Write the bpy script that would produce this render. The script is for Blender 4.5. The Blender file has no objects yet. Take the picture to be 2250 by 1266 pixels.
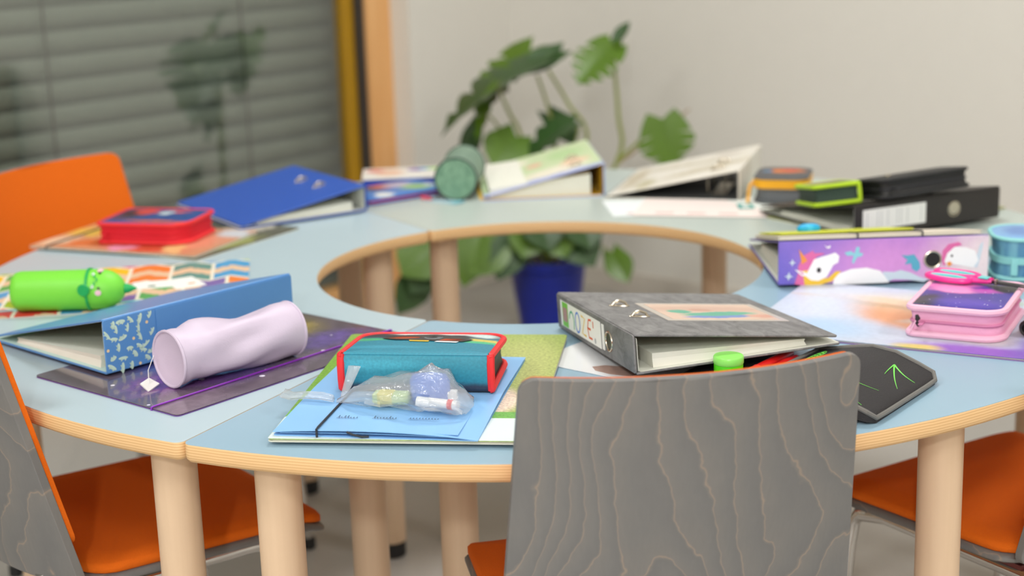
import bpy, bmesh, math, random
from mathutils import Vector, Matrix
PI = math.pi
R = math.radians
scene = bpy.context.scene
COL = scene.collection

# ------------------------------------------------------------------ camera
TZ = 0.65                       # table-top height
FPX, PITCH, ROLL = 3493.0, 0.2424, -0.0327
CAM = Vector((-0.0462, -2.545, TZ + 0.593))
_f = Vector((0, math.cos(PITCH), -math.sin(PITCH)))
_r0 = Vector((1, 0, 0)); _u0 = _r0.cross(_f)
_R = math.cos(ROLL) * _r0 + math.sin(ROLL) * _u0
_U = -math.sin(ROLL) * _r0 + math.cos(ROLL) * _u0
camd = bpy.data.cameras.new('camera'); cam = bpy.data.objects.new('camera', camd); COL.objects.link(cam)
camd.sensor_width = 36.0; camd.sensor_fit = 'HORIZONTAL'; camd.lens = 36.0 * FPX / 2250.0
camd.clip_start = 0.05; camd.clip_end = 60
m = Matrix((( _R.x, _U.x, -_f.x), (_R.y, _U.y, -_f.y), (_R.z, _U.z, -_f.z))).to_4x4()
m.translation = CAM; cam.matrix_world = m
camd.dof.use_dof = True; camd.dof.focus_distance = 1.88; camd.dof.aperture_fstop = 3.2
scene.camera = cam

# ------------------------------------------------------------------ world, lights, exposure
w = bpy.data.worlds.new('World'); scene.world = w; w.use_nodes = True
w.node_tree.nodes['Background'].inputs[0].default_value = (0.55, 0.62, 0.72, 1)
w.node_tree.nodes['Background'].inputs[1].default_value = 0.25
vs = scene.view_settings
vs.view_transform = 'Standard'; vs.look = 'None'; vs.gamma = 1.0; vs.use_curve_mapping = False
vs.exposure = 0.02
KEY_POS = Vector((-0.35, -3.85, 2.15)); KEY_W = 98.0
PANEL_W = 28.0

# ------------------------------------------------------------------ room frame
C0 = Vector((-0.028, 2.70)); DU = Vector((-0.661, -0.75)).normalized(); DV = Vector((0.75, -0.661)).normalized()
def rm(u, v, z): p = C0 + DU * u + DV * v; return Vector((p.x, p.y, z))
CEIL = 2.75; RU, RV = 6.4, 6.2

def ray(px, py): return (px - 1125) / FPX * _R - (py - 633) / FPX * _U + _f
def W(px, py, z=0.0):            # where a sight line meets the height z above the table top
    d = ray(px, py); t = (TZ + z - CAM.z) / d.z; return CAM + d * t
def WY(px, py, Y):
    d = ray(px, py); t = (Y - CAM.y) / d.y; return CAM + d * t

# ------------------------------------------------------------------ materials
def lin(c):
    c = c / 255.0
    return c / 12.92 if c <= 0.04045 else ((c + 0.055) / 1.055) ** 2.4
def C(r, g, b): return (lin(r), lin(g), lin(b), 1)
MATS = {}
def newmat(name):
    m = bpy.data.materials.new(name); m.use_nodes = True
    nt = m.node_tree; b = nt.nodes['Principled BSDF']; return m, nt, b
def N(nt, t, **kw):
    n = nt.nodes.new(t)
    for k, v in kw.items(): setattr(n, k, v)
    return n
def mathn(nt, op, a, b=None):
    n = N(nt, 'ShaderNodeMath', operation=op)
    for i, v in enumerate((a, b)):
        if v is None: continue
        if isinstance(v, (int, float)): n.inputs[i].default_value = v
        else: nt.links.new(v, n.inputs[i])
    return n.outputs[0]
def mixc(nt, fac, a, b):
    n = N(nt, 'ShaderNodeMix', data_type='RGBA')
    if isinstance(fac, (int, float)): n.inputs[0].default_value = fac
    else: nt.links.new(fac, n.inputs[0])
    for i, v in ((6, a), (7, b)):
        if isinstance(v, tuple): n.inputs[i].default_value = v
        else: nt.links.new(v, n.inputs[i])
    return n.outputs[2]
def plain(name, col, rough=0.5, metal=0.0, spec=0.5, vary=0.06, bump=0.0, bscale=300, vscale=20, coat=0.0, trans=0.0, sheen=0.0):
    if name in MATS: return MATS[name]
    m, nt, b = newmat(name)
    b.inputs['Roughness'].default_value = rough; b.inputs['Metallic'].default_value = metal
    b.inputs['Specular IOR Level'].default_value = spec
    b.inputs['Coat Weight'].default_value = coat; b.inputs['Transmission Weight'].default_value = trans
    b.inputs['Sheen Weight'].default_value = sheen
    tc = N(nt, 'ShaderNodeTexCoord')
    if vary > 0:
        no = N(nt, 'ShaderNodeTexNoise'); no.inputs['Scale'].default_value = vscale; no.inputs['Detail'].default_value = 3
        nt.links.new(tc.outputs['Object'], no.inputs['Vector'])
        lo = tuple(c * (1 - vary) for c in col[:3]) + (1,); hi = tuple(min(1, c * (1 + vary)) for c in col[:3]) + (1,)
        nt.links.new(mixc(nt, no.outputs['Fac'], lo, hi), b.inputs['Base Color'])
    else: b.inputs['Base Color'].default_value = col
    if bump > 0:
        no2 = N(nt, 'ShaderNodeTexNoise'); no2.inputs['Scale'].default_value = bscale; no2.inputs['Detail'].default_value = 2
        nt.links.new(tc.outputs['Object'], no2.inputs['Vector'])
        bp = N(nt, 'ShaderNodeBump'); bp.inputs['Strength'].default_value = bump; bp.inputs['Distance'].default_value = 0.002
        nt.links.new(no2.outputs['Fac'], bp.inputs['Height']); nt.links.new(bp.outputs[0], b.inputs['Normal'])
    MATS[name] = m; return m
def paint(name, base, blobs, rough=0.35, distort=0.0, dscale=30, grain=0.0, gscale=120, axes='XY', coat=0.0, base2=None, bscale=8, stars=0, ncon=None):
    """printed picture: soft elliptical patches (cx, cy, rx, ry, colour, softness, angle) in object metres"""
    m, nt, b = newmat(name)
    b.inputs['Roughness'].default_value = rough; b.inputs['Coat Weight'].default_value = coat
    tc = N(nt, 'ShaderNodeTexCoord'); vec = tc.outputs['Object']
    sep = N(nt, 'ShaderNodeSeparateXYZ'); nt.links.new(vec, sep.inputs[0])
    cmb = N(nt, 'ShaderNodeCombineXYZ')
    nt.links.new(sep.outputs[axes[0]], cmb.inputs[0]); nt.links.new(sep.outputs[axes[1]], cmb.inputs[1])
    vec0 = cmb.outputs[0]; vec = vec0
    if distort > 0:
        no = N(nt, 'ShaderNodeTexNoise'); no.inputs['Scale'].default_value = dscale; no.inputs['Detail'].default_value = 3
        nt.links.new(vec0, no.inputs['Vector'])
        s = N(nt, 'ShaderNodeVectorMath', operation='SUBTRACT'); nt.links.new(no.outputs['Color'], s.inputs[0]); s.inputs[1].default_value = (.5, .5, .5)
        sc = N(nt, 'ShaderNodeVectorMath', operation='SCALE'); nt.links.new(s.outputs[0], sc.inputs[0]); sc.inputs['Scale'].default_value = distort * 2
        ad = N(nt, 'ShaderNodeVectorMath', operation='ADD'); nt.links.new(vec0, ad.inputs[0]); nt.links.new(sc.outputs[0], ad.inputs[1])
        vec = ad.outputs[0]
    cur = base
    if base2:
        nb = N(nt, 'ShaderNodeTexNoise'); nb.inputs['Scale'].default_value = bscale; nb.inputs['Detail'].default_value = 4
        nt.links.new(vec0, nb.inputs['Vector'])
        rp = N(nt, 'ShaderNodeMapRange'); rp.inputs[1].default_value = .35; rp.inputs[2].default_value = .65
        nt.links.new(nb.outputs['Fac'], rp.inputs[0]); cur = mixc(nt, rp.outputs[0], base, base2)
    for bl in blobs:
        cx, cy, rx, ry, col = bl[:5]; soft = bl[5] if len(bl) > 5 else .3; ang = bl[6] if len(bl) > 6 else 0
        mp = N(nt, 'ShaderNodeMapping', vector_type='TEXTURE')
        mp.inputs['Location'].default_value = (cx, cy, 0); mp.inputs['Rotation'].default_value = (0, 0, R(ang)); mp.inputs['Scale'].default_value = (rx, ry, 1)
        nt.links.new(vec, mp.inputs[0])
        ln = N(nt, 'ShaderNodeVectorMath', operation='LENGTH'); nt.links.new(mp.outputs[0], ln.inputs[0])
        mr = N(nt, 'ShaderNodeMapRange', interpolation_type='SMOOTHSTEP'); nt.links.new(ln.outputs['Value'], mr.inputs[0])
        mr.inputs[1].default_value = 1 - soft; mr.inputs[2].default_value = 1 + soft; mr.inputs[3].default_value = 1; mr.inputs[4].default_value = 0
        cur = mixc(nt, mr.outputs[0], cur, col)
    if stars:
        vo = N(nt, 'ShaderNodeTexVoronoi'); vo.inputs['Scale'].default_value = stars; nt.links.new(vec0, vo.inputs['Vector'])
        cur = mixc(nt, mathn(nt, 'LESS_THAN', vo.outputs['Distance'], .09), cur, C(240, 235, 250))
    if grain > 0:
        g = N(nt, 'ShaderNodeTexNoise'); g.inputs['Scale'].default_value = gscale; g.inputs['Detail'].default_value = 4
        nt.links.new(vec0, g.inputs['Vector'])
        hsv = N(nt, 'ShaderNodeHueSaturation')
        if isinstance(cur, tuple): hsv.inputs['Color'].default_value = cur
        else: nt.links.new(cur, hsv.inputs['Color'])
        mr = N(nt, 'ShaderNodeMapRange'); nt.links.new(g.outputs['Fac'], mr.inputs[0]); mr.inputs[1].default_value = .3; mr.inputs[2].default_value = .7
        mr.inputs[3].default_value = 1 - grain; mr.inputs[4].default_value = 1 + grain
        nt.links.new(mr.outputs[0], hsv.inputs['Value']); cur = hsv.outputs[0]
    if isinstance(cur, tuple): b.inputs['Base Color'].default_value = cur
    else: nt.links.new(cur, b.inputs['Base Color'])
    return m

M = {}
M['wall'] = plain('wall_paint', C(224, 221, 213), .85, vary=.015, bump=.15, bscale=400)
M['ceil'] = plain('ceiling_paint', C(235, 232, 226), .9, vary=.01)
M['floor'] = plain('floor_linoleum', C(182, 178, 172), .42, vary=.05, vscale=60, bump=.03)
M['skirt'] = plain('skirting_white', C(214, 207, 196), .5, vary=.02)
M['laminate_left'] = plain('laminate_pale_blue', C(178, 198, 206), .34, vary=.02, vscale=6)
M['laminate_front'] = plain('laminate_light_blue', C(147, 178, 196), .36, vary=.025, vscale=6)
M['laminate_back'] = plain('laminate_mint', C(182, 193, 187), .34, vary=.02, vscale=6)
M['rubber'] = plain('black_rubber', C(28, 28, 30), .6, vary=.05)
M['chrome'] = plain('chrome', C(215, 212, 208), .12, metal=1, vary=0)
M['steel'] = plain('nickel_steel', C(200, 190, 172), .25, metal=1, vary=0)
M['orange'] = plain('orange_felt', C(222, 104, 20), .9, vary=.05, vscale=250, bump=.35, bscale=900, spec=.2)
M['white'] = plain('white_paper', C(238, 238, 234), .6, vary=.02)
M['paperedge'] = plain('paper_ivory', C(226, 226, 214), .7, vary=.03)
M['blackp'] = plain('black_plastic', C(30, 29, 30), .4, vary=.05)
M['elastic_black'] = plain('black_elastic', C(40, 44, 52), .7, vary=.1)
M['cardgrey'] = plain('grey_card_inside', C(206, 208, 198), .7, vary=.03)

def wood(name, c1, c2, axis='Z', sc=1.0, rough=.45, fine=60):
    m, nt, b = newmat(name); b.inputs['Roughness'].default_value = rough
    tc = N(nt, 'ShaderNodeTexCoord'); mp = N(nt, 'ShaderNodeMapping')
    s = {'X': (2, 40, 40), 'Y': (40, 2, 40), 'Z': (40, 40, 2)}[axis]; mp.inputs['Scale'].default_value = tuple(v * sc for v in s)
    nt.links.new(tc.outputs['Object'], mp.inputs[0])
    n1 = N(nt, 'ShaderNodeTexNoise'); n1.inputs['Scale'].default_value = 1.0; n1.inputs['Detail'].default_value = 5; n1.inputs['Distortion'].default_value = .6
    nt.links.new(mp.outputs[0], n1.inputs['Vector'])
    mr = N(nt, 'ShaderNodeMapRange'); mr.inputs[1].default_value = .32; mr.inputs[2].default_value = .7; nt.links.new(n1.outputs['Fac'], mr.inputs[0])
    nt.links.new(mixc(nt, mr.outputs[0], c1, c2), b.inputs['Base Color'])
    return m
M['beech'] = wood('beech_leg', C(220, 192, 162), C(206, 176, 144), 'Z', .6)
M['beech_edge'] = wood('beech_edge_band', C(233, 194, 146), C(214, 168, 116), 'X', .5)
M['frame_wood'] = wood('larch_window_frame', C(242, 190, 130), C(228, 168, 104), 'Z', .6)

def plywood():
    m, nt, b = newmat('plywood_edge'); b.inputs['Roughness'].default_value = .5
    tc = N(nt, 'ShaderNodeTexCoord'); sep = N(nt, 'ShaderNodeSeparateXYZ'); nt.links.new(tc.outputs['Object'], sep.inputs[0])
    no = N(nt, 'ShaderNodeTexNoise'); no.inputs['Scale'].default_value = 9; no.inputs['Detail'].default_value = 4; nt.links.new(tc.outputs['Object'], no.inputs['Vector'])
    z = mathn(nt, 'ADD', mathn(nt, 'MULTIPLY', sep.outputs['Z'], 300), mathn(nt, 'MULTIPLY', no.outputs['Fac'], .9))
    fr = mathn(nt, 'FRACT', z)
    ramp = N(nt, 'ShaderNodeValToRGB'); nt.links.new(fr, ramp.inputs[0])
    e = ramp.color_ramp.elements; e[0].color = C(240, 206, 158); e[1].color = C(236, 200, 150); e[0].position = 0
    for p, c in ((.35, C(226, 186, 132)), (.5, C(198, 150, 98)), (.62, C(228, 190, 138))):
        x = e.new(p); x.color = c
    mp = N(nt, 'ShaderNodeMapping'); mp.inputs['Scale'].default_value = (12, 12, 200); nt.links.new(tc.outputs['Object'], mp.inputs[0])
    n2 = N(nt, 'ShaderNodeTexNoise'); n2.inputs['Scale'].default_value = 2; n2.inputs['Detail'].default_value = 4; nt.links.new(mp.outputs[0], n2.inputs['Vector'])
    nt.links.new(mixc(nt, mathn(nt, 'MULTIPLY', n2.outputs['Fac'], .45), ramp.outputs[0], C(214, 166, 112)), b.inputs['Base Color'])
    return m
M['plywood'] = plywood()

def grey_grain():
    m, nt, b = newmat('grey_stained_veneer'); b.inputs['Roughness'].default_value = .5
    tc = N(nt, 'ShaderNodeTexCoord'); sep = N(nt, 'ShaderNodeSeparateXYZ'); nt.links.new(tc.outputs['Object'], sep.inputs[0])
    mp = N(nt, 'ShaderNodeMapping'); mp.inputs['Scale'].default_value = (7.5, 1.0, 3.0); nt.links.new(tc.outputs['Object'], mp.inputs[0])
    n1 = N(nt, 'ShaderNodeTexNoise'); n1.inputs['Scale'].default_value = 1.0; n1.inputs['Detail'].default_value = 1.4; n1.inputs['Roughness'].default_value = .42; n1.inputs['Distortion'].default_value = .35
    nt.links.new(mp.outputs[0], n1.inputs['Vector'])
    n3 = N(nt, 'ShaderNodeTexNoise'); n3.inputs['Scale'].default_value = 40; n3.inputs['Detail'].default_value = 2; nt.links.new(tc.outputs['Object'], n3.inputs['Vector'])
    val = mathn(nt, 'ADD', mathn(nt, 'MULTIPLY', n1.outputs['Fac'], 12.0), mathn(nt, 'MULTIPLY', sep.outputs['X'], 34.0))
    val = mathn(nt, 'ADD', val, mathn(nt, 'MULTIPLY', n3.outputs['Fac'], .5))
    fr = mathn(nt, 'FRACT', val)
    ramp = N(nt, 'ShaderNodeValToRGB'); nt.links.new(fr, ramp.inputs[0])
    e = ramp.color_ramp.elements; e[0].position = 0; e[0].color = C(150, 135, 121); e[1].position = 1; e[1].color = C(127, 122, 117)
    for p, c in ((.02, C(152, 137, 123)), (.055, C(123, 120, 117)), (.6, C(116, 115, 114)), (.93, C(111, 110, 110))):
        x = e.new(p); x.color = c
    mp2 = N(nt, 'ShaderNodeMapping'); mp2.inputs['Scale'].default_value = (260, 260, 14); nt.links.new(tc.outputs['Object'], mp2.inputs[0])
    n2 = N(nt, 'ShaderNodeTexNoise'); n2.inputs['Scale'].default_value = 1; n2.inputs['Detail'].default_value = 3; nt.links.new(mp2.outputs[0], n2.inputs['Vector'])
    nt.links.new(mixc(nt, mathn(nt, 'MULTIPLY', n2.outputs['Fac'], .35), ramp.outputs[0], C(98, 98, 98)), b.inputs['Base Color'])
    return m
M['greywood'] = grey_grain()
M['greyedge'] = plain('grey_veneer_edge', C(176, 166, 155), .55, vary=.08, vscale=120)

def schlick(nt, r0):
    lw = N(nt, 'ShaderNodeLayerWeight'); lw.inputs[0].default_value = .5
    return mathn(nt, 'ADD', mathn(nt, 'MULTIPLY', mathn(nt, 'POWER', lw.outputs['Facing'], 5), 1 - r0), r0)
def glass_mat():
    m = bpy.data.materials.new('window_glass'); m.use_nodes = True; nt = m.node_tree; nt.nodes.clear()
    o = N(nt, 'ShaderNodeOutputMaterial'); mx = N(nt, 'ShaderNodeMixShader'); tr = N(nt, 'ShaderNodeBsdfTransparent'); gl = N(nt, 'ShaderNodeBsdfGlossy')
    tr.inputs[0].default_value = (.90, .92, .90, 1); gl.inputs['Roughness'].default_value = .02
    nt.links.new(schlick(nt, .13), mx.inputs[0]); nt.links.new(tr.outputs[0], mx.inputs[1]); nt.links.new(gl.outputs[0], mx.inputs[2]); nt.links.new(mx.outputs[0], o.inputs[0])
    return m
M['glass'] = glass_mat()
def film_mat():
    m = bpy.data.materials.new('thin_clear_plastic'); m.use_nodes = True; nt = m.node_tree; nt.nodes.clear()
    o = N(nt, 'ShaderNodeOutputMaterial'); mx = N(nt, 'ShaderNodeMixShader'); mx2 = N(nt, 'ShaderNodeMixShader')
    tr = N(nt, 'ShaderNodeBsdfTransparent'); gl = N(nt, 'ShaderNodeBsdfGlossy'); df = N(nt, 'ShaderNodeBsdfTranslucent'); di = N(nt, 'ShaderNodeBsdfDiffuse')
    gl.inputs['Roughness'].default_value = .14; df.inputs[0].default_value = (.85, .87, .88, 1); di.inputs[0].default_value = (.86, .87, .88, 1)
    tr.inputs[0].default_value = (.97, .98, .98, 1)
    ad = N(nt, 'ShaderNodeMixShader'); ad.inputs[0].default_value = .5; nt.links.new(df.outputs[0], ad.inputs[1]); nt.links.new(di.outputs[0], ad.inputs[2])
    nt.links.new(tr.outputs[0], mx2.inputs[1]); nt.links.new(ad.outputs[0], mx2.inputs[2]); mx2.inputs[0].default_value = .34
    nt.links.new(schlick(nt, .07), mx.inputs[0]); nt.links.new(mx2.outputs[0], mx.inputs[1]); nt.links.new(gl.outputs[0], mx.inputs[2]); nt.links.new(mx.outputs[0], o.inputs[0])
    tc = N(nt, 'ShaderNodeTexCoord'); no = N(nt, 'ShaderNodeTexNoise'); no.inputs['Scale'].default_value = 90; no.inputs['Detail'].default_value = 3; no.inputs['Distortion'].default_value = 1.5
    nt.links.new(tc.outputs['Object'], no.inputs['Vector'])
    bp = N(nt, 'ShaderNodeBump'); bp.inputs['Strength'].default_value = .7; bp.inputs['Distance'].default_value = .004; nt.links.new(no.outputs['Fac'], bp.inputs['Height'])
    nt.links.new(bp.outputs[0], gl.inputs['Normal'])
    return m
M['film'] = film_mat()
def emit(name, col, s):
    m, nt, b = newmat(name); b.inputs['Base Color'].default_value = col; b.inputs['Emission Color'].default_value = col; b.inputs['Emission Strength'].default_value = s; return m

# ------------------------------------------------------------------ mesh builder
class MB:
    def __init__(self, mat=None): self.v = []; self.f = []; self.M = mat
    def add(self, vs, fs):
        o = len(self.v)
        for p in vs:
            p = Vector(p); self.v.append(self.M @ p if self.M else p)
        self.f += [tuple(i + o for i in f) for f in fs]; return self
    def rings(self, rs, close=True, cap0=True, cap1=True):
        n = len(rs[0]); vs = [p for r in rs for p in r]; fs = []
        for i in range(len(rs) - 1):
            for j in range(n if close else n - 1):
                a = i * n + j; b = i * n + (j + 1) % n; fs.append((a, b, b + n, a + n))
        if cap0: fs.append(tuple(reversed(range(n))))
        if cap1: fs.append(tuple(range((len(rs) - 1) * n, len(rs) * n)))
        return self.add(vs, fs)
    def box(self, c, s, rot=0):
        x, y, z = s[0] / 2, s[1] / 2, s[2] / 2; cr, sr = math.cos(rot), math.sin(rot)
        vs = []
        for dz in (-z, z):
            for dx, dy in ((-x, -y), (x, -y), (x, y), (-x, y)): vs.append((c[0] + dx * cr - dy * sr, c[1] + dx * sr + dy * cr, c[2] + dz))
        return self.add(vs, [(3, 2, 1, 0), (4, 5, 6, 7), (0, 1, 5, 4), (1, 2, 6, 5), (2, 3, 7, 6), (3, 0, 4, 7)])
    def prism(self, out, z0, z1, bev=0.0):
        if bev <= 0: return self.rings([[(x, y, z0) for x, y in out], [(x, y, z1) for x, y in out]])
        ins = inset(out, bev)
        return self.rings([[(x, y, z0) for x, y in ins], [(x, y, z0 + bev) for x, y in out], [(x, y, z1 - bev) for x, y in out], [(x, y, z1) for x, y in ins]])
    def tube(self, pts, r, n=8, closed=False, flat=1.0):
        pts = [Vector(p) for p in pts]; k = len(pts); rs = []; up = None
        for i, p in enumerate(pts):
            a = pts[(i - 1) % k] if (closed or i > 0) else p; b = pts[(i + 1) % k] if (closed or i < k - 1) else p
            t = (b - a).normalized()
            if up is None: up = Vector((0, 0, 1)) if abs(t.z) < .9 else Vector((0, 1, 0))
            s = t.cross(up)
            if s.length < 1e-6: s = t.orthogonal()
            s.normalize(); q = s.cross(t).normalized(); up = q
            rr = r[i] if isinstance(r, (list, tuple)) else r
            rs.append([p + s * math.cos(2 * PI * j / n) * rr + q * math.sin(2 * PI * j / n) * rr * flat for j in range(n)])
        if closed: rs.append(rs[0]); return self.rings(rs, True, False, False)
        return self.rings(rs)
    def lathe(self, prof, n=32, axis='Z', cap=True):
        rs = []
        for r, z in prof:
            ring = []
            for j in range(n):
                a = 2 * PI * j / n; x, y = r * math.cos(a), r * math.sin(a)
                ring.append((x, y, z) if axis == 'Z' else (z, x, y))
            rs.append(ring)
        return self.rings(rs, True, cap, cap)
    def ribbon(self, pts, wd, z=0.0):
        n = len(pts); L = []; Rr = []
        for i, p in enumerate(pts):
            a = pts[max(0, i - 1)]; b = pts[min(n - 1, i + 1)]; dx, dy = b[0] - a[0], b[1] - a[1]; d = math.hypot(dx, dy) or 1
            nx, ny = -dy / d * wd / 2, dx / d * wd / 2
            L.append((p[0] + nx, p[1] + ny, z)); Rr.append((p[0] - nx, p[1] - ny, z))
        return self.add(L + Rr, [(i + n, i + n + 1, i + 1, i) for i in range(n - 1)])
    def poly(self, pts, z=0.0, t=0.0004):
        n = len(pts)
        ar = sum(pts[i][0] * pts[(i + 1) % n][1] - pts[(i + 1) % n][0] * pts[i][1] for i in range(n))
        if ar < 0: pts = pts[::-1]
        return self.rings([[(x, y, z) for x, y in pts], [(x, y, z + t) for x, y in pts]])
def inset(out, d):
    n = len(out); res = []
    for i in range(n):
        a, p, b = out[i - 1], out[i], out[(i + 1) % n]
        e1 = Vector((p[0] - a[0], p[1] - a[1])); e2 = Vector((b[0] - p[0], b[1] - p[1]))
        if e1.length < 1e-9: e1 = e2
        if e2.length < 1e-9: e2 = e1
        n1 = Vector((-e1.y, e1.x)).normalized(); n2 = Vector((-e2.y, e2.x)).normalized(); nn = (n1 + n2)
        if nn.length < 1e-6: nn = n1
        nn.normalize(); k = d / max(.4, nn.dot(n1)); res.append((p[0] + nn.x * k, p[1] + nn.y * k))
    return res
def rrect(L, Wd, r, n=5, cx=0, cy=0):
    """rounded rectangle; r one radius or four (bl, br, tr, tl)"""
    rr = r if isinstance(r, (tuple, list)) else (r,) * 4; out = []
    for (sx, sy, a0), q in zip(((-1, -1, 180), (1, -1, 270), (1, 1, 0), (-1, 1, 90)), rr):
        q = max(q, 1e-4); px, py = cx + sx * (L / 2 - q), cy + sy * (Wd / 2 - q); k = n if q > .0008 else 0
        for i in range(k + 1):
            a = R(a0 + 90 * i / max(k, 1)) if k else R(a0 + 45); qq = q if k else q * 1.414
            out.append((px + qq * math.cos(a), py + qq * math.sin(a)))
    return out
def ell(cx, cy, rx, ry, n=16, rot=0):
    c, s = math.cos(rot), math.sin(rot)
    return [(cx + rx * math.cos(2 * PI * i / n) * c - ry * math.sin(2 * PI * i / n) * s, cy + rx * math.cos(2 * PI * i / n) * s + ry * math.sin(2 * PI * i / n) * c) for i in range(n)]

def obj(name, mb, mat, parent=None, loc=(0, 0, 0), rot=(0, 0, 0), smooth=False, ang=40):
    me = bpy.data.meshes.new(name); me.from_pydata([tuple(v) for v in mb.v], [], mb.f); me.validate()
    bm = bmesh.new(); bm.from_mesh(me); bmesh.ops.remove_doubles(bm, verts=bm.verts, dist=1e-6); bmesh.ops.recalc_face_normals(bm, faces=bm.faces)
    bm.to_mesh(me); bm.free()
    if smooth:
        me.polygons.foreach_set('use_smooth', [True] * len(me.polygons)); me.set_sharp_from_angle(angle=R(ang))
    me.materials.append(mat); o = bpy.data.objects.new(name, me); COL.objects.link(o)
    o.location = loc; o.rotation_euler = rot
    if parent: o.parent = parent
    return o
def tag(o, label, cat, group=None):
    o['label'] = label; o['category'] = cat
    if group: o['group'] = group
    return o
def thing(name, label, cat, loc=(0, 0, 0), rot=(0, 0, 0), group=None):
    o = bpy.data.objects.new(name, None); COL.objects.link(o); o.location = loc; o.rotation_euler = rot; o.empty_display_size = .05
    return tag(o, label, cat, group)
def struct(o): o['kind'] = 'structure'; return o
def copy_tree(o, parent=None):
    c = o.copy(); COL.objects.link(c); c.parent = parent
    for ch in list(o.children): copy_tree(ch, c)
    return c
def T(x, y, z=0.0): return (x, y, TZ + z)

# ------------------------------------------------------------------ room shell
def quadbox(name, mat, u0, u1, v0, v1, z0, z1, parent=None):
    mb = MB(); vs = [rm(u, v, z) for z in (z0, z1) for u, v in ((u0, v0), (u1, v0), (u1, v1), (u0, v1))]
    mb.add(vs, [(3, 2, 1, 0), (4, 5, 6, 7), (0, 1, 5, 4), (1, 2, 6, 5), (2, 3, 7, 6), (3, 0, 4, 7)])
    return obj(name, mb, mat, parent)
TH = .30
struct(quadbox('floor', M['floor'], -TH, RU + TH, -TH, RV + TH, -.1, 0))
struct(quadbox('ceiling', M['ceil'], -TH, RU + TH, -TH, RV + TH, CEIL, CEIL + .1))
struct(quadbox('wall_back', M['wall'], -TH, 0, -TH, RV + TH, 0, CEIL))
struct(quadbox('wall_front', M['wall'], RU, RU + TH, -TH, RV + TH, 0, CEIL))
struct(quadbox('wall_right', M['wall'], 0, RU, RV, RV + TH, 0, CEIL))
# window wall: a pier by the corner, a lintel, a far pier; the floor-length window between
WU0, WU1, WZ1 = .462, 4.9, 2.45
struct(quadbox('wall_window', M['wall'], 0, WU0, -.2, 0, 0, CEIL))
struct(quadbox('wall_lintel', M['wall'], WU0, WU1, -.2, 0, WZ1, CEIL))
struct(quadbox('wall_left', M['wall'], WU1, RU, -.2, 0, 0, CEIL))
struct(quadbox('baseboard_back', M['skirt'], 0, .014, .014, RV, 0, .065))
struct(quadbox('baseboard_window', M['skirt'], .014, WU0, 0, .014, 0, .065))

win = bpy.data.objects.new('window_1', None); COL.objects.link(win); struct(win)
FV = -.08
M['gasket'] = plain('dark_gasket', C(52, 48, 46), .6, vary=.05)
M['ochre'] = plain('ochre_strip', C(176, 132, 12), .5, vary=.08)
quadbox('window_post', M['frame_wood'], WU0 - .02, .562, FV - .09, FV, 0, WZ1, win)
quadbox('window_post', M['frame_wood'], WU1 - .08, WU1 + .02, FV - .09, FV, 0, WZ1, win)
quadbox('window_rail', M['frame_wood'], .562, WU1 - .08, FV - .09, FV, 0, .075, win)
quadbox('window_rail', M['frame_wood'], .562, WU1 - .08, FV - .09, FV, WZ1 - .08, WZ1, win)
quadbox('window_gasket', M['gasket'], .562, .590, FV - .07, FV - .012, .075, WZ1 - .08, win)
quadbox('window_strip', M['ochre'], .590, .632, FV - .07, FV - .03, .075, WZ1 - .08, win)  # narrow ochre strip between gasket and glass
quadbox('glass_pane', M['glass'], .632, WU1 - .08, FV - .052, FV - .046, .075, WZ1 - .08, win)

# outside venetian blind, one object per slat
bl = thing('venetian_blind', 'closed grey outdoor venetian blind with wide slats behind the window glass', 'blind', rm(.30, -.27, 0))
M['slat'] = plain('grey_green_slat', C(150, 158, 150), .4, vary=.03)
base = rm(.30, -.27, 0)
def slat_mesh():
    mb = MB(); n = 7; a = []; b = []
    for i in range(n):
        t = i / (n - 1) - .5                       # profile across the slat, tilted nearly shut
        y = .016 * math.cos(t * PI) + .034 * t; z = .0385 * 2 * t
        a.append((y, z)); b.append((y - .0012, z))
    prof = a + b[::-1]; rs = []
    for u in (0.0, WU1 - .2):
        rs.append([rm(.30 + u, -.27, 0) - base + Vector((DV.x * y, DV.y * y, z)) for y, z in prof])
    return mb.rings(rs)
s0 = obj('slat', slat_mesh(), M['slat'], bl, smooth=True, ang=60); s0.location = (0, 0, .04)
k = 1
while .04 + .0655 * k < 2.42:
    c = s0.copy(); COL.objects.link(c); c.parent = bl; c.location = (0, 0, .04 + .0655 * k); k += 1
M['cord'] = plain('dark_cord', C(70, 74, 72), .8, vary=0)
for u in (.92, 1.58, 2.6, 3.8):
    p = rm(u, -.236, 0) - base; obj('lift_cord', MB().tube([p + Vector((0, 0, .02)), p + Vector((0, 0, 2.42))], .0028, 6), M['cord'], bl)

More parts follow.
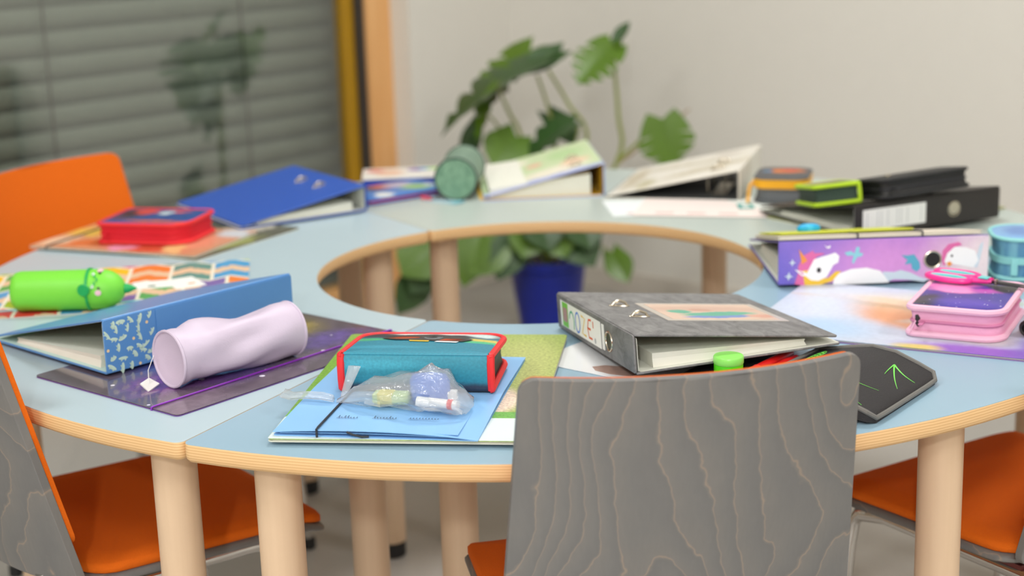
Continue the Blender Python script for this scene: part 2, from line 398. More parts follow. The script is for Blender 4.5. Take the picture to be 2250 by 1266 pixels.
# unseen ceiling panels added for fill light, then the key light
M['light_fitting'] = plain('white_fitting_metal', C(230, 230, 228), .4, vary=0)
for i, (u, v) in enumerate(((1.6, 1.6), (1.6, 4.3), (4.4, 1.6), (4.4, 4.3))):
    p = rm(u, v, CEIL); rz = math.atan2(DV.y, DV.x)
    words = ('by the window corner', 'along the plain back wall', 'at the far end of the window', 'deep in the room')[i]
    t = thing('ceiling_fill_panel', 'unseen square white ceiling panel added for fill light ' + words, 'lamp', p, (0, 0, rz), 'ceiling panels added for fill light')
    fr = MB(); o = rrect(.62, .62, .01)
    fr.prism(o, -.035, 0); obj('fill_panel_housing', fr, M['light_fitting'], t)
    obj('diffuser', MB().prism(rrect(.58, .58, .01), -.038, -.035), emit('fill_panel_glow', (1, .965, .92, 1), 1.0), t)
    ld = bpy.data.lights.new('panel_fill_light', 'AREA'); ld.size = .58; ld.energy = PANEL_W; ld.color = (.995, .99, .98)
    lo = bpy.data.objects.new('panel_fill_light', ld); COL.objects.link(lo); lo.location = p + Vector((0, 0, -.045)); lo.rotation_euler = (0, 0, rz)
pl = thing('flash_key_light', 'unseen flash-like key light behind the viewer, on an added cord and socket', 'lamp', (KEY_POS.x, KEY_POS.y, CEIL))
dz = KEY_POS.z - CEIL
obj('cord', MB().tube([(0, 0, 0), (0, 0, dz + .13)], .004, 8), M['light_fitting'], pl)
obj('socket', MB().lathe([(.012, dz + .14), (.024, dz + .13), (.026, dz + .085), (.02, dz + .08)], 20), M['light_fitting'], pl, smooth=True)
kd = bpy.data.lights.new('key_light', 'POINT'); kd.energy = KEY_W; kd.shadow_soft_size = .07; kd.color = (.985, .99, 1)  # flash-like key set from the shadows; the cord and socket are added
ko = bpy.data.objects.new('key_light', kd); COL.objects.link(ko); ko.location = KEY_POS

# ------------------------------------------------------------------ ring table in three arc segments
RI, RO, THK = .363, .935, .024
def sector(a0, a1, ri, ro, rc, n=48, gap=.0003):
    """outline (CCW) of an arc segment with rounded corners of radius rc"""
    g0, g1 = R(a0), R(a1); out = []
    def corner(rad, ang, sr, sa):                 # quarter turn at a corner
        cr = rad - sr * rc; ca = ang - sa * (rc + gap) / cr; pts = []
        for i in range(7):
            t = PI / 2 * i / 6; dr, da = rc * math.sin(t), rc * math.cos(t)
            pts.append((cr + sr * dr, ca + sa * da / cr))
        return pts                                # from the seam side to the rim side
    for i in range(n + 1):
        f = i / n; aa = g0 + (rc + gap) / ri + (g1 - g0 - 2 * (rc + gap) / ri) * (1 - f)
        out.append((ri, aa))
    out += corner(ri, g0, -1, -1)[::-1][1:]
    out += corner(ro, g0, 1, -1)
    for i in range(1, n + 1):
        f = i / n; out.append((ro, g0 + (rc + gap) / ro + (g1 - g0 - 2 * (rc + gap) / ro) * f))
    out += corner(ro, g1, 1, 1)[::-1][1:]
    out += corner(ri, g1, -1, 1)
    pts = [(r * math.cos(a), r * math.sin(a)) for r, a in out]
    res = []
    for p in pts:
        if not res or math.hypot(p[0] - res[-1][0], p[1] - res[-1][1]) > 1e-5: res.append(p)
    if math.hypot(res[0][0] - res[-1][0], res[0][1] - res[-1][1]) < 1e-5: res.pop()
    ar = sum(res[i][0] * res[(i + 1) % len(res)][1] - res[(i + 1) % len(res)][0] * res[i][1] for i in range(len(res)))
    return res if ar > 0 else res[::-1]
def segment(a0, a1, lam, legs, label):
    t = thing('arc_table', label, 'table')
    out = sector(a0, a1, RI, RO, .012)
    mb = MB(); rs = []
    for d, z in ((.009, -THK), (.004, -THK + .0015), (.0008, -THK + .005), (0, -THK + .010), (0, -.008), (.0003, -.002), (.0008, -.0006)):
        rs.append([(x, y, z + TZ) for x, y in inset(out, d)])
    mb.rings(rs); top = obj('table_top', mb, M['plywood'], t, smooth=True, ang=50)
    o2 = inset(out, .0007); o3 = inset(out, .0012)
    obj('laminate', MB().rings([[(x, y, TZ - .0008) for x, y in o2], [(x, y, TZ - .0002) for x, y in o2], [(x, y, TZ) for x, y in o3]]), lam, t)
    for r, a in legs:
        x, y = r * math.cos(R(a)), r * math.sin(R(a))
        lg = obj('leg', MB().lathe([(.0235, .030), (.0268, .032), (.027, .05), (.027, TZ - THK)], 28), M['beech'], t, (x, y, 0), smooth=True, ang=35)
        obj('foot', MB().lathe([(.023, 0), (.0255, .003), (.0255, .030)], 24), M['rubber'], lg, smooth=True, ang=35)
segment(-238.2, -117.3, M['laminate_left'], ((.455, 130.4), (.865, 125.7), (.865, -122.1), (.455, -125.7), (.865, 182)), 'pale blue arc table under the green dinosaur pencil roll and leafy binder')
segment(-117.3, 1.5, M['laminate_front'], ((.865, -112.1), (.455, -106.8), (.865, -57.4), (.455, -8), (.865, -4)), 'light blue arc table under the blue elastic folder and grey marbled binder')
segment(1.5, 121.8, M['laminate_back'], ((.455, 112.5), (.865, 116.9), (.865, 63.3), (.455, 11), (.865, 7)), 'pale mint arc table nearest the plain wall and the potted monstera')

# ------------------------------------------------------------------ chairs
def make_chair(label, x, y, heading):
    t = thing('upholstered_chair', label, 'chair', (x, y, 0), (0, 0, R(heading - 90)), 'orange and grey chairs around the table')
    HW, SZ = .180, .405
    def back_pt(xx, z, off):                      # curved, leaning back plate; off = distance in front of its rear face
        k = (z - .45) / .32; y0 = -.222 + .066 * (1 - k)
        xx *= 1 + .10 * (1 - k); sag = .040 * (1 - (xx / HW) ** 2)
        return Vector((xx, y0 - sag + off, z))
    def plate(hw, z0, z1, o0, o1, rc, nx=16, nz=8, taper=.0):
        outl = rrect(2 * hw, z1 - z0, rc, 5, 0, (z0 + z1) / 2)
        mb = MB(); n = len(outl)
        # front and rear skins from a clipped grid: rows of points between the left and right outline
        rows = []
        zs = sorted(set([round(p[1], 6) for p in outl] + [z0 + (z1 - z0) * i / nz for i in range(nz + 1)]))
        for z in zs:
            d = min(z - z0, z1 - z); hwz = hw if d >= rc else hw - rc + math.sqrt(max(0, rc * rc - (rc - d) ** 2))
            hwz *= 1 + taper * (z - z0)
            rows.append([(hwz * (2 * i / nx - 1), z) for i in range(nx + 1)])
        m1 = nx + 1; vs = []; fs = []
        for off in (o0, o1):
            for r in rows: vs += [back_pt(xx, z, off) for xx, z in r]
        h = len(rows) * m1
        for i in range(len(rows) - 1):
            for j in range(nx):
                a = i * m1 + j; fs.append((a, a + 1, a + 1 + m1, a + m1)); fs.append((a + h + m1, a + h + m1 + 1, a + h + 1, a + h))
        for i in range(len(rows) - 1):
            for j in (0, nx):
                a = i * m1 + j; fs.append((a, a + m1, a + m1 + h, a + h))
        for j in range(nx):
            for i in (0, len(rows) - 1):
                a = i * m1 + j; fs.append((a, a + 1, a + 1 + h, a + h))
        return mb.add(vs, fs)
    b = obj('backrest', plate(HW, .418, .772, 0, .011, .016), M['greywood'], t, smooth=True, ang=50)
    bv = b.modifiers.new('bevel', 'BEVEL'); bv.width = .0022; bv.segments = 2; bv.limit_method = 'ANGLE'; bv.angle_limit = R(50)
    p = obj('back_pad', plate(HW - .002, .472, .7705, .011, .019, .016), M['orange'], t, smooth=True, ang=60)
    bv = p.modifiers.new('bevel', 'BEVEL'); bv.width = .003; bv.segments = 3; bv.limit_method = 'ANGLE'; bv.angle_limit = R(50)
    def seat(hw, y0, y1, z0, z1, rc):
        outl = rrect(2 * hw, y1 - y0, (.05, .05, rc, rc), 6, 0, (y0 + y1) / 2); mb = MB()
        def zz(yy, z): f = max(0, (yy - .14) / .09); g = max(0, (-.08 - yy) / .12); return z - .022 * f * f + .012 * g * g
        cy_ = (y0 + y1) / 2; sc_ = lambda k_: [(x_ * k_, cy_ + (y_ - cy_) * k_) for x_, y_ in outl]
        ins = sc_(.98); ins2 = sc_(.82); ins3 = sc_(.35)
        rs = [[(x, yy, zz(yy, z)) for x, yy in o] for o, z in ((ins3, z0), (ins2, z0), (ins, z0), (outl, z0 + .003), (outl, z1 - .004), (ins, z1), (ins2, z1 + .002), (ins3, z1 + .001))]
        return mb.rings(rs)
    obj('seat', seat(.190, -.128, .232, SZ, SZ + .011, .035), M['greywood'], t, smooth=True, ang=50)
    obj('seat_pad', seat(.186, -.124, .229, SZ + .0112, SZ + .026, .035), M['orange'], t, smooth=True, ang=60)
    M['maroon'] = plain('maroon_reflection', C(96, 40, 38), .35, vary=.03)  # flat chrome bracket; maroon is the orange seat's reflection put into its colour
    for s in (-1, 1):
        rail = obj('side_rail', MB().tube([(s * .163, -.165, SZ - .022), (s * .163, -.12, SZ - .014), (s * .163, .12, SZ - .014), (s * .163, .165, SZ - .024)], .0105, 12), M['chrome'], t, smooth=True, ang=60)
        obj('rail_bracket', MB().box((s * .163, 0, SZ - .003), (.016, .24, .006)), M['maroon'], rail)
        for fy, fx, yy in ((.212, .176, .168), (-.225, .178, -.168)):
            sg = 1 if yy > 0 else -1
            pts = [(s * .163, yy - sg * .018, SZ - .0165), (s * .1632, yy, SZ - .022), (s * .1645, yy + sg * .012, SZ - .040), (s * .166, yy + sg * .018, SZ - .075), (s * fx, fy, .012)]
            lg = obj('leg', MB().tube(pts, .0095, 12), M['chrome'], t, smooth=True, ang=60)
            obj('glide', MB().lathe([(.010, 0), (.013, .003), (.0125, .022), (.010, .024)], 16), M['rubber'], lg, (s * fx, fy, 0), smooth=True)
        up = [(s * .120, -.06, SZ - .010), (s * .120, -.15, SZ - .012), (s * .120, -.188, SZ - .004)]
        up += [tuple(back_pt(s * .120, z, .005)) for z in (.414, .424)]
        obj('back_upright', MB().tube(up, .009, 10), M['chrome'], t, smooth=True, ang=60)
    obj('cross_rail', MB().tube([(-.163, -.10, SZ - .012), (.163, -.10, SZ - .012)], .008, 10), M['chrome'], t, smooth=True)
    return t
make_chair('chair with its grey grained back before the marbled binder', .100, -.774, 99.4)
make_chair('chair tucked in at the table seam beside the galaxy folder', -.606, -.456, 37)
make_chair('chair by the window with its orange front showing over the collage folder', -.735, .345, -30)
make_chair('chair beside the pink pencil case, only its orange seat showing', .662, -.505, 122)

# ------------------------------------------------------------------ monstera in a blue pot
PX, PY = .058, 1.90
pm = thing('potted_monstera', 'tall split-leaf monstera in a glossy blue pot before the plain wall', 'plant', (PX, PY, 0))
M['pot'] = plain('blue_glazed_pot', C(8, 34, 150), .32, vary=.04)
M['soil'] = plain('potting_soil', C(60, 44, 32), .95, vary=.3, bump=.8, bscale=80)
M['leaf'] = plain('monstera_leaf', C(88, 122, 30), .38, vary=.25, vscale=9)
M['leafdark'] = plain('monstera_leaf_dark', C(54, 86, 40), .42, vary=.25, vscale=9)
M['stem'] = plain('green_stem', C(142, 152, 78), .5, vary=.12)
M['twig'] = plain('dry_root', C(168, 142, 112), .8, vary=.15)
pr = [(.070, 0), (.078, .004), (.086, .06), (.100, .14), (.108, .205), (.117, .212), (.119, .235), (.113, .238), (.108, .225), (.100, .19), (.0, .185)]
obj('pot', MB().lathe(pr[:-1] + [(.02, .19)], 44), M['pot'], pm, smooth=True, ang=35)
obj('soil', MB().lathe([(.099, .192), (.099, .200), (.05, .206), (.008, .208)], 28), M['soil'], pm, smooth=True)
def leaf_mesh(Ln, Wd, lobes=5, slit=.5, droop=.3, fold=.25, seed=0, gap=.42):
    rnd = random.Random(seed); mb = MB(); nt_, ns = 7, 4
    def wf(s): return max(.02, math.sin(PI * min(1, .13 + .87 * s ** .85)) ** .8)
    for side in (-1, 1):
        for k in range(lobes):
            s0, s1 = k / lobes, (k + 1) / lobes; sl = slit * rnd.uniform(.7, 1.15) if lobes > 1 else 0
            vs = []; fs = []
            for i in range(nt_ + 1):
                t = i / nt_; g = 0 if t < 1 - sl - .05 else (s1 - s0) * gap * min(1, (t - (1 - sl - .05)) / .35)
                for j in range(ns + 1):
                    q = j / ns; s = s0 + q * (s1 - s0)
                    s_in = s0 + g * .45 + q * (s1 - s0 - g * .9)
                    if lobes == 1: s_in = s
                    wdt = Wd / 2 * wf(s) * t * (1 - .06 * rnd.random() * (1 if t > .9 and gap > .3 else 0))
                    if lobes > 1 and t > .8: wdt *= 1 - (.10 if gap > .3 else .02) * (abs(q - .5) * 2) ** 2
                    yy = Ln * (s_in + .16 * t * (1 - s) * (1 if s > .18 else -1.3 + 12 * s))
                    xx = side * wdt
                    zz = -droop * Ln * (yy / Ln) ** 2 + fold * abs(xx) - .35 * fold * xx * xx / (Wd / 2)
                    vs.append((xx, yy, zz))
            for i in range(nt_):
                for j in range(ns):
                    a = i * (ns + 1) + j; fs.append((a, a + 1, a + ns + 2, a + ns + 1))
            mb.add(vs, fs)
    rib = [(0, Ln * i / 8, -droop * Ln * (i / 8) ** 2 - .001) for i in range(9)]
    mb.tube(rib, [.0035 * (1 - .7 * i / 8) for i in range(9)], 5)
    return mb
def leaf(base, tip, normal, Wd, lobes=5, slit=.5, droop=.25, fold=.25, seed=0, mat='leaf', gap=.42):
    base, tip = Vector(base), Vector(tip); y = tip - base; Ln = y.length; y.normalize(); n = Vector(normal); n = (n - y * n.dot(y)).normalized(); x = y.cross(n)
    mt = Matrix(((x.x, y.x, n.x, base.x - PX), (x.y, y.y, n.y, base.y - PY), (x.z, y.z, n.z, base.z), (0, 0, 0, 1)))
    # lift the far end so that the drooped tip lands on the given point
    o = obj('leaf', leaf_mesh(Ln, Wd, lobes, slit, droop, fold, seed, gap), M[mat], pm, smooth=True, ang=80); o.matrix_local = mt; return o
def stem(pts, r=.006, mat='stem'):
    rel = [Vector(p) - Vector((PX, PY, 0)) for p in pts]
    # smooth the path
    fine = []
    for i in range(len(rel) - 1):
        p0 = rel[max(0, i - 1)]; p1 = rel[i]; p2 = rel[i + 1]; p3 = rel[min(len(rel) - 1, i + 2)]
        for q in range(5):
            t = q / 5; fine.append(.5 * ((2 * p1) + (p2 - p0) * t + (2 * p0 - 5 * p1 + 4 * p2 - p3) * t * t + (3 * p1 - p0 - 3 * p2 + p3) * t ** 3))
    fine.append(rel[-1]); return obj('stem', MB().tube(fine, [r * (1 - .35 * i / (len(fine) - 1)) for i in range(len(fine))], 7), M[mat], pm, smooth=True)
crown = Vector((PX, PY, .20))
def Q(x, y, dy=0.0): return WY(x, y, PY + dy)
# upper left big drooping leaf, seen almost edge-on, and the paler one behind it
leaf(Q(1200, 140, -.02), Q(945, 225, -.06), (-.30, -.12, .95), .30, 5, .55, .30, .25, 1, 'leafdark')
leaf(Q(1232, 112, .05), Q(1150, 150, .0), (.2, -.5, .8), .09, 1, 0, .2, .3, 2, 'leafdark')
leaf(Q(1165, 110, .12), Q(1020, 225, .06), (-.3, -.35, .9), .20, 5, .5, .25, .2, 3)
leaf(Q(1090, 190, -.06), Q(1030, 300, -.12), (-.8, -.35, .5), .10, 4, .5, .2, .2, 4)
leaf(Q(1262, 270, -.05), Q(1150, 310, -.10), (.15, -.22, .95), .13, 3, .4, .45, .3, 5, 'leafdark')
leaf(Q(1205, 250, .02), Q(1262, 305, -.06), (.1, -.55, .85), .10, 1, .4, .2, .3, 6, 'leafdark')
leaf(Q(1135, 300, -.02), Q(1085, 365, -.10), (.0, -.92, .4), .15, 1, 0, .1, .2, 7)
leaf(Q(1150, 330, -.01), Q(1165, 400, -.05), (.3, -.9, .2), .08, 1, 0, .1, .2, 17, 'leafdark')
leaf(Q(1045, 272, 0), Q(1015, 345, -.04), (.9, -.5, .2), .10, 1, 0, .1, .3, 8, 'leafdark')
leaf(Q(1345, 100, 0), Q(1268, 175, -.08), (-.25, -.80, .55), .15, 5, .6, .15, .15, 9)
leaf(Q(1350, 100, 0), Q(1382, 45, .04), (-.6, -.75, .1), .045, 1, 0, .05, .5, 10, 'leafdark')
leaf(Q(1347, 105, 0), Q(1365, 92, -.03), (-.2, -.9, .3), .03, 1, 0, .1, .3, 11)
# the frontal split leaf on the right
leaf(Q(1455, 262, -.02), Q(1475, 366, -.04), (.05, -1, .12), .165, 4, .5, .05, .1, 12, gap=.2)
# lower leaves around the pot
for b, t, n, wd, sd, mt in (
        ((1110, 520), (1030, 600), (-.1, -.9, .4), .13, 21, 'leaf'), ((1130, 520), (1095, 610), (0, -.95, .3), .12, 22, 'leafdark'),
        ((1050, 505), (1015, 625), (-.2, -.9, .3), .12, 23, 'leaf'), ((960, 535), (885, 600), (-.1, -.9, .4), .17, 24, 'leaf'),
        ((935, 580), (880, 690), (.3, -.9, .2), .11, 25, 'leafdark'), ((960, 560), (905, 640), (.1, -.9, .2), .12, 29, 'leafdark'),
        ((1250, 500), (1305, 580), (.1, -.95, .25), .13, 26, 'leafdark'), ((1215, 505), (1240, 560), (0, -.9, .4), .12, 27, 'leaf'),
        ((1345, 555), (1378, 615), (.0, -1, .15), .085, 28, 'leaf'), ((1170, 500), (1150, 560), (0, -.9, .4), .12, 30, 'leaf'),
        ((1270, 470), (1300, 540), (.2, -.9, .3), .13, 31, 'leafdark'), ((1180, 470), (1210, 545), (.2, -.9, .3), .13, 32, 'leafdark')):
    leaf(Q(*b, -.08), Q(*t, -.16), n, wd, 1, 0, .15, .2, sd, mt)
for pts, r in (([(PX, PY, .2), Q(1354, 360), Q(1358, 250), Q(1345, 100)], .0075), ([(PX, PY, .2), Q(1150, 320), Q(1120, 250), Q(1095, 195)], .0065),
               ([(PX, PY, .2), Q(1220, 330), Q(1205, 240), Q(1180, 165)], .006), ([(PX + .02, PY, .2), Q(1290, 320), Q(1250, 230), Q(1205, 155)], .0065),
               ([(PX - .02, PY, .2), Q(1110, 310), Q(1055, 240)], .005), ([Q(1354, 358), Q(1400, 315), Q(1455, 265)], .006),
               ([(PX, PY, .2), Q(1240, 380), Q(1270, 290), Q(1262, 270)], .005), ([(PX - .02, PY, .2), Q(1150, 400), Q(1140, 305)], .005),
               ([(PX - .03, PY, .2), Q(1090, 480), Q(1048, 505)], .005), ([(PX - .03, PY - .02, .2), Q(1050, 500), Q(960, 540)], .005),
               ([(PX + .05, PY - .04, .2), Q(1310, 545), Q(1345, 556)], .0035), ([(PX, PY - .03, .2), Q(1190, 540), Q(1240, 500)], .006),
               ([(PX - .03, PY - .03, .2), Q(1160, 560), Q(1130, 515)], .006)):
    stem(pts, r)
for pts in ([Q(1354, 362), Q(1440, 300), Q(1515, 240)], [(PX, PY - .05, .2), Q(1170, 560, -.07), Q(1165, 535, -.06)], [(PX + .03, PY - .05, .2), Q(1215, 548, -.07), Q(1225, 520, -.06)]):
    stem(pts, .004, 'twig')

# ------------------------------------------------------------------ lever-arch binders
def frame(o, ux, uy):
    ux, uy = Vector(ux), Vector(uy); n = ux.cross(uy)
    return Matrix(((ux.x, uy.x, n.x, o[0]), (ux.y, uy.y, n.y, o[1]), (ux.z, uy.z, n.z, o[2]), (0, 0, 0, 1)))
def binder(label, x, y, deg, h, e, cover, spine, inside, L=.318, D=.285, z=0.0, tilt=0.0, paper=.02, hole=None, eyes=True, ringx=.0, label_rect=None, rings=True, spine_r=.003, lift=0.0):
    """lies on its back cover; local x along the spine, local y from spine to opening, z up"""
    t = thing('lever_arch_binder', label, 'binder', T(x, y, z), (lift, -tilt, R(deg)), 'lever-arch binders on the round table')
    ct = .0026; Dc = math.sqrt(D * D - (h - e) ** 2); al = math.atan2(h - e, Dc)
    # back cover
    obj('back_cover', MB().prism(rrect(L, D, (.002, .002, .004, .004), 3, 0, D / 2), 0, ct, .0006), inside if cover is None else cover, t)
    obj('back_lining', MB().prism(rrect(L - .004, D - .006, .002, 2, 0, D / 2 + .002), ct, ct + .0004), inside, t)
    # spine
    mb = MB(frame((0, 0, h / 2 + ct / 2), (1, 0, 0), (0, 0, 1)))       # plane facing -y
    mb.prism(rrect(L, h, spine_r, 3), 0, ct, .0005); sp = obj('spine', mb, spine, t)
    mb = MB(frame((0, ct + .0004, h / 2), (-1, 0, 0), (0, 0, 1))); mb.prism(rrect(L - .004, h - .006, .002, 2), -.0004, .0002); obj('spine_lining', mb, inside, t)
    # front cover, sloping from the spine top to the opening
    fm = frame((0, -.001, h), (1, 0, 0), (0, math.cos(al), -math.sin(al)))
    fc = obj('front_cover', MB().prism(rrect(L, D, (.002, .002, .004, .004), 3, 0, D / 2), 0, ct, .0006), cover, t); fc.matrix_local = fm
    fl = obj('front_lining', MB().prism(rrect(L - .004, D - .006, .002, 2, 0, D / 2 + .002), -.0004, .0001), inside, t); fl.matrix_local = fm
    # paper block, wedge-shaped
    if paper > 0:
        rs = []; Pw, Pd = .297, .205
        zb = ct + .0006
        for zz, dd in ((zb, 0), (zb + paper * .6, .002), (zb + paper, .001)):
            rs.append([(-Pw / 2 + dd, .025, zz), (Pw / 2 - dd, .025, zz), (Pw / 2 - dd, .025 + Pd - dd, zb + (zz - zb) * .45), (-Pw / 2 + dd, .025 + Pd - dd, zb + (zz - zb) * .45)])
        obj('paper_block', MB().rings(rs), M['paperedge'], t)
    if rings:
        rg = obj('ring_plate', MB().box((ringx, .045, ct + .003 + (paper if paper > 0 else 0)), (.115, .03, .0015)), M['steel'], t)
        for s in (-1, 1):
            hh = h - .010; pts = [(ringx + s * .04, .035, ct), (ringx + s * .04, .035, hh * .75), (ringx + s * .04, .045, hh * .95), (ringx + s * .04, .060, hh * .93), (ringx + s * .04, .070, hh * .75), (ringx + s * .04, .070, ct)]
            obj('ring', MB().tube(pts, .002, 8), M['steel'], t, smooth=True)
    if eyes:
        for s in (-1, 1):
            o = MB(); cx = ringx + s * .04
            o.tube([(cx - .0, .045 + .009 * math.cos(a), ct + .0003) for a in ()] or [(cx + .004 * math.cos(a), .052 + .014 * math.sin(a), ct + .0006) for a in [2 * PI * i / 16 for i in range(16)]], .0011, 6, True)
            eo = obj('eyelet', o, M['steel'], fc, smooth=True)
            obj('ring_tip', MB().tube([(cx, .040, ct - .001), (cx, .044, ct + .005), (cx, .052, ct + .0075), (cx, .060, ct + .005), (cx, .064, ct - .001)], .0019, 8), M['steel'], fc, smooth=True)
    if hole is not None:
        mb = MB(frame((hole, -ct, h / 2), (1, 0, 0), (0, 0, 1))); pts = [(.0125 * math.cos(2 * PI * i / 24), .0125 * math.sin(2 * PI * i / 24), .0003) for i in range(24)]
        mb.tube(pts, .0016, 8, True); obj('finger_hole_rim', mb, M['steel'], sp, smooth=True)
        mb = MB(frame((hole, -ct, h / 2), (1, 0, 0), (0, 0, 1))); mb.poly(ell(0, 0, .0115, .0115, 24), 0, .0002); obj('finger_hole', mb, M['blackp'], sp)
    return t, sp, fc, fm, ct
def spine_frame(h, ct, off=.0004): return frame((0, -ct - off + .0026, h / 2), (1, 0, 0), (0, 0, 1))
def SF(h): return frame((0, -.0027, h / 2 + .0013), (1, 0, 0), (0, 0, 1))

def marble(name, c1, c2, sc=25):
    m, nt, b = newmat(name); b.inputs['Roughness'].default_value = .6; tc = N(nt, 'ShaderNodeTexCoord')
    mp = N(nt, 'ShaderNodeMapping'); mp.inputs['Scale'].default_value = (1, 2.2, 1.5); mp.inputs['Rotation'].default_value = (0, 0, .5); nt.links.new(tc.outputs['Object'], mp.inputs[0])
    no = N(nt, 'ShaderNodeTexNoise'); no.inputs['Scale'].default_value = sc; no.inputs['Detail'].default_value = 7; no.inputs['Roughness'].default_value = .7; no.inputs['Distortion'].default_value = .8; nt.links.new(mp.outputs[0], no.inputs['Vector'])
    mr = N(nt, 'ShaderNodeMapRange'); mr.inputs[1].default_value = .3; mr.inputs[2].default_value = .72; nt.links.new(no.outputs['Fac'], mr.inputs[0])
    nt.links.new(mixc(nt, mr.outputs[0], c1, c2), b.inputs['Base Color']); return m
M['bind_blue'] = plain('royal_blue_board', C(42, 86, 178), .45, vary=.03)
M['marble'] = marble('grey_marbled_board', C(92, 91, 92), C(146, 145, 144))
M['blackboard'] = plain('black_board', C(44, 40, 38), .5, vary=.06)
M['leafblue'] = plain('soft_blue_board', C(88, 142, 200), .35, vary=.03)
M['mintboard'] = plain('pale_mint_lining', C(196, 222, 214), .6, vary=.05)
M['darkboard'] = plain('charcoal_lining', C(90, 92, 92), .6, vary=.05)

# 1 blue binder by the window
binder('plain royal blue binder propped half open on the pale blue table', -.4114, .6386, 123.1, .048, .004, M['bind_blue'], M['bind_blue'], M['cardgrey'], D=.268, z=.0040, paper=.016, ringx=-.02)
# 2 floral binder
pf = paint('pastel_flower_print', C(196, 214, 168), [(-.10, .10, .05, .07, C(232, 226, 206), .4), (.06, .06, .05, .04, C(178, 208, 150), .4), (.0, .2, .07, .04, C(176, 206, 150), .4), (-.05, .05, .03, .03, C(236, 200, 170), .4), (.09, .17, .03, .03, C(240, 232, 214), .4), (.02, .13, .02, .02, C(226, 176, 150), .3), (-.09, .2, .04, .03, C(200, 214, 232), .4), (-.15, .14, .02, .16, C(168, 178, 222), .3)], .4, .015, 30, .06)
M['lilacblue'] = plain('lilac_blue_board', C(160, 172, 216), .4, vary=.05)
M['yellowlin'] = plain('yellow_lining', C(222, 178, 40), .6, vary=.05)
binder('pastel flower-print binder gaping open beside the green pouch', .1350, .7525, 93.3, .066, .006, pf, M['lilacblue'], M['yellowlin'], D=.250, paper=.042, ringx=-.06)
# 3 white binder
pw = paint('faded_photo_print', C(222, 216, 202), [(-.05, .08, .03, .09, C(196, 186, 162), .5, 20), (.06, .15, .02, .1, C(200, 192, 170), .5, -15), (.1, .06, .03, .03, C(206, 198, 186), .4), (-.1, .2, .05, .02, C(190, 182, 150), .5), (.0, .24, .12, .02, C(196, 184, 160), .5)], .35, .02, 40, .06, base2=C(232, 228, 218), bscale=20)
binder('white binder with a faded print tipped open behind the yellow case', .4440, .6454, 73.5, .060, .004, pw, pw, M['darkboard'], D=.268, paper=.0, ringx=-.05)
# 4 black binder with a white label
t4, sp4, fc4, fm4, ct = binder('black binder with a white spine label below the two zip cases', .682, .168, 25.3, .054, .008, M['blackboard'], M['blackboard'], M['cardgrey'], z=.0070, paper=.012, hole=.055, ringx=.0)
mb = MB(SF(.054)); mb.poly(rrect(.135, .036, .001, 2, -.075, 0), 0, .0006); lb = obj('spine_label', mb, M['white'], sp4)
M['printgrey'] = plain('grey_print', C(176, 180, 182), .6, vary=0)
for xx in (-.134, -.112, -.104, -.090, -.070, -.062, -.048, -.018):
    mb = MB(SF(.054)); mb.poly([(xx, -.014), (xx + .0012, -.014), (xx + .0012, .014), (xx, .014)], .0006, .0001); obj('label_line', mb, M['printgrey'], lb)
mb = MB(SF(.054)); mb.poly(ell(.055, 0, .0105, .0105, 20), .0006, .0003); obj('finger_hole_disc', mb, plain('brushed_metal', C(198, 190, 172), .35, metal=.7, vary=.1, vscale=200), sp4)
# 5 unicorn binder
pu = paint('lilac_sky_print', C(136, 112, 206), [(.02, 0, .11, .08, C(214, 150, 218), .7), (.12, 0, .06, .08, C(226, 186, 216), .6), (.17, 0, .07, .08, C(236, 222, 226), .4), (-.16, 0, .03, .05, C(118, 104, 204), .6)], .3, .012, 40, .03, axes='XZ')
M['purple'] = plain('violet_board', C(96, 84, 160), .4, vary=.05)
H5 = .066
t5, sp5, fc5, fm5, ct = binder('lilac unicorn binder lying shut with its spine out', .5165, -.2034, .3, H5, .010, M['purple'], pu, M['cardgrey'], z=.0046, paper=.03, hole=.0745, eyes=False, ringx=.05)
def dec(parent, h, name, pts, mat, z=.0002, t=.0003):
    mb = MB(SF(h)); mb.poly(pts, z, t); return obj(name, mb, mat, parent)
M['pw'] = plain('print_white', C(246, 246, 248), .35, vary=.01); M['pgold'] = plain('print_gold', C(238, 196, 60), .35, vary=.03)
M['ppink'] = plain('print_pink', C(222, 110, 170), .35, vary=.05); M['paqua'] = plain('print_aqua', C(140, 208, 222), .35, vary=.05)
M['pteal'] = plain('print_teal', C(92, 172, 200), .35, vary=.05); M['porange'] = plain('print_orange', C(236, 150, 70), .35, vary=.05)
M['pblack'] = plain('print_black', C(40, 40, 46), .35, vary=0); M['pgrey'] = plain('print_pale_grey', C(206, 220, 232), .35, vary=.03)
def U(px, py): return ((px - 1941.5) / 1437.0, (586 - py) / 1437.0 - .002)       # sizes read off the spine, metres
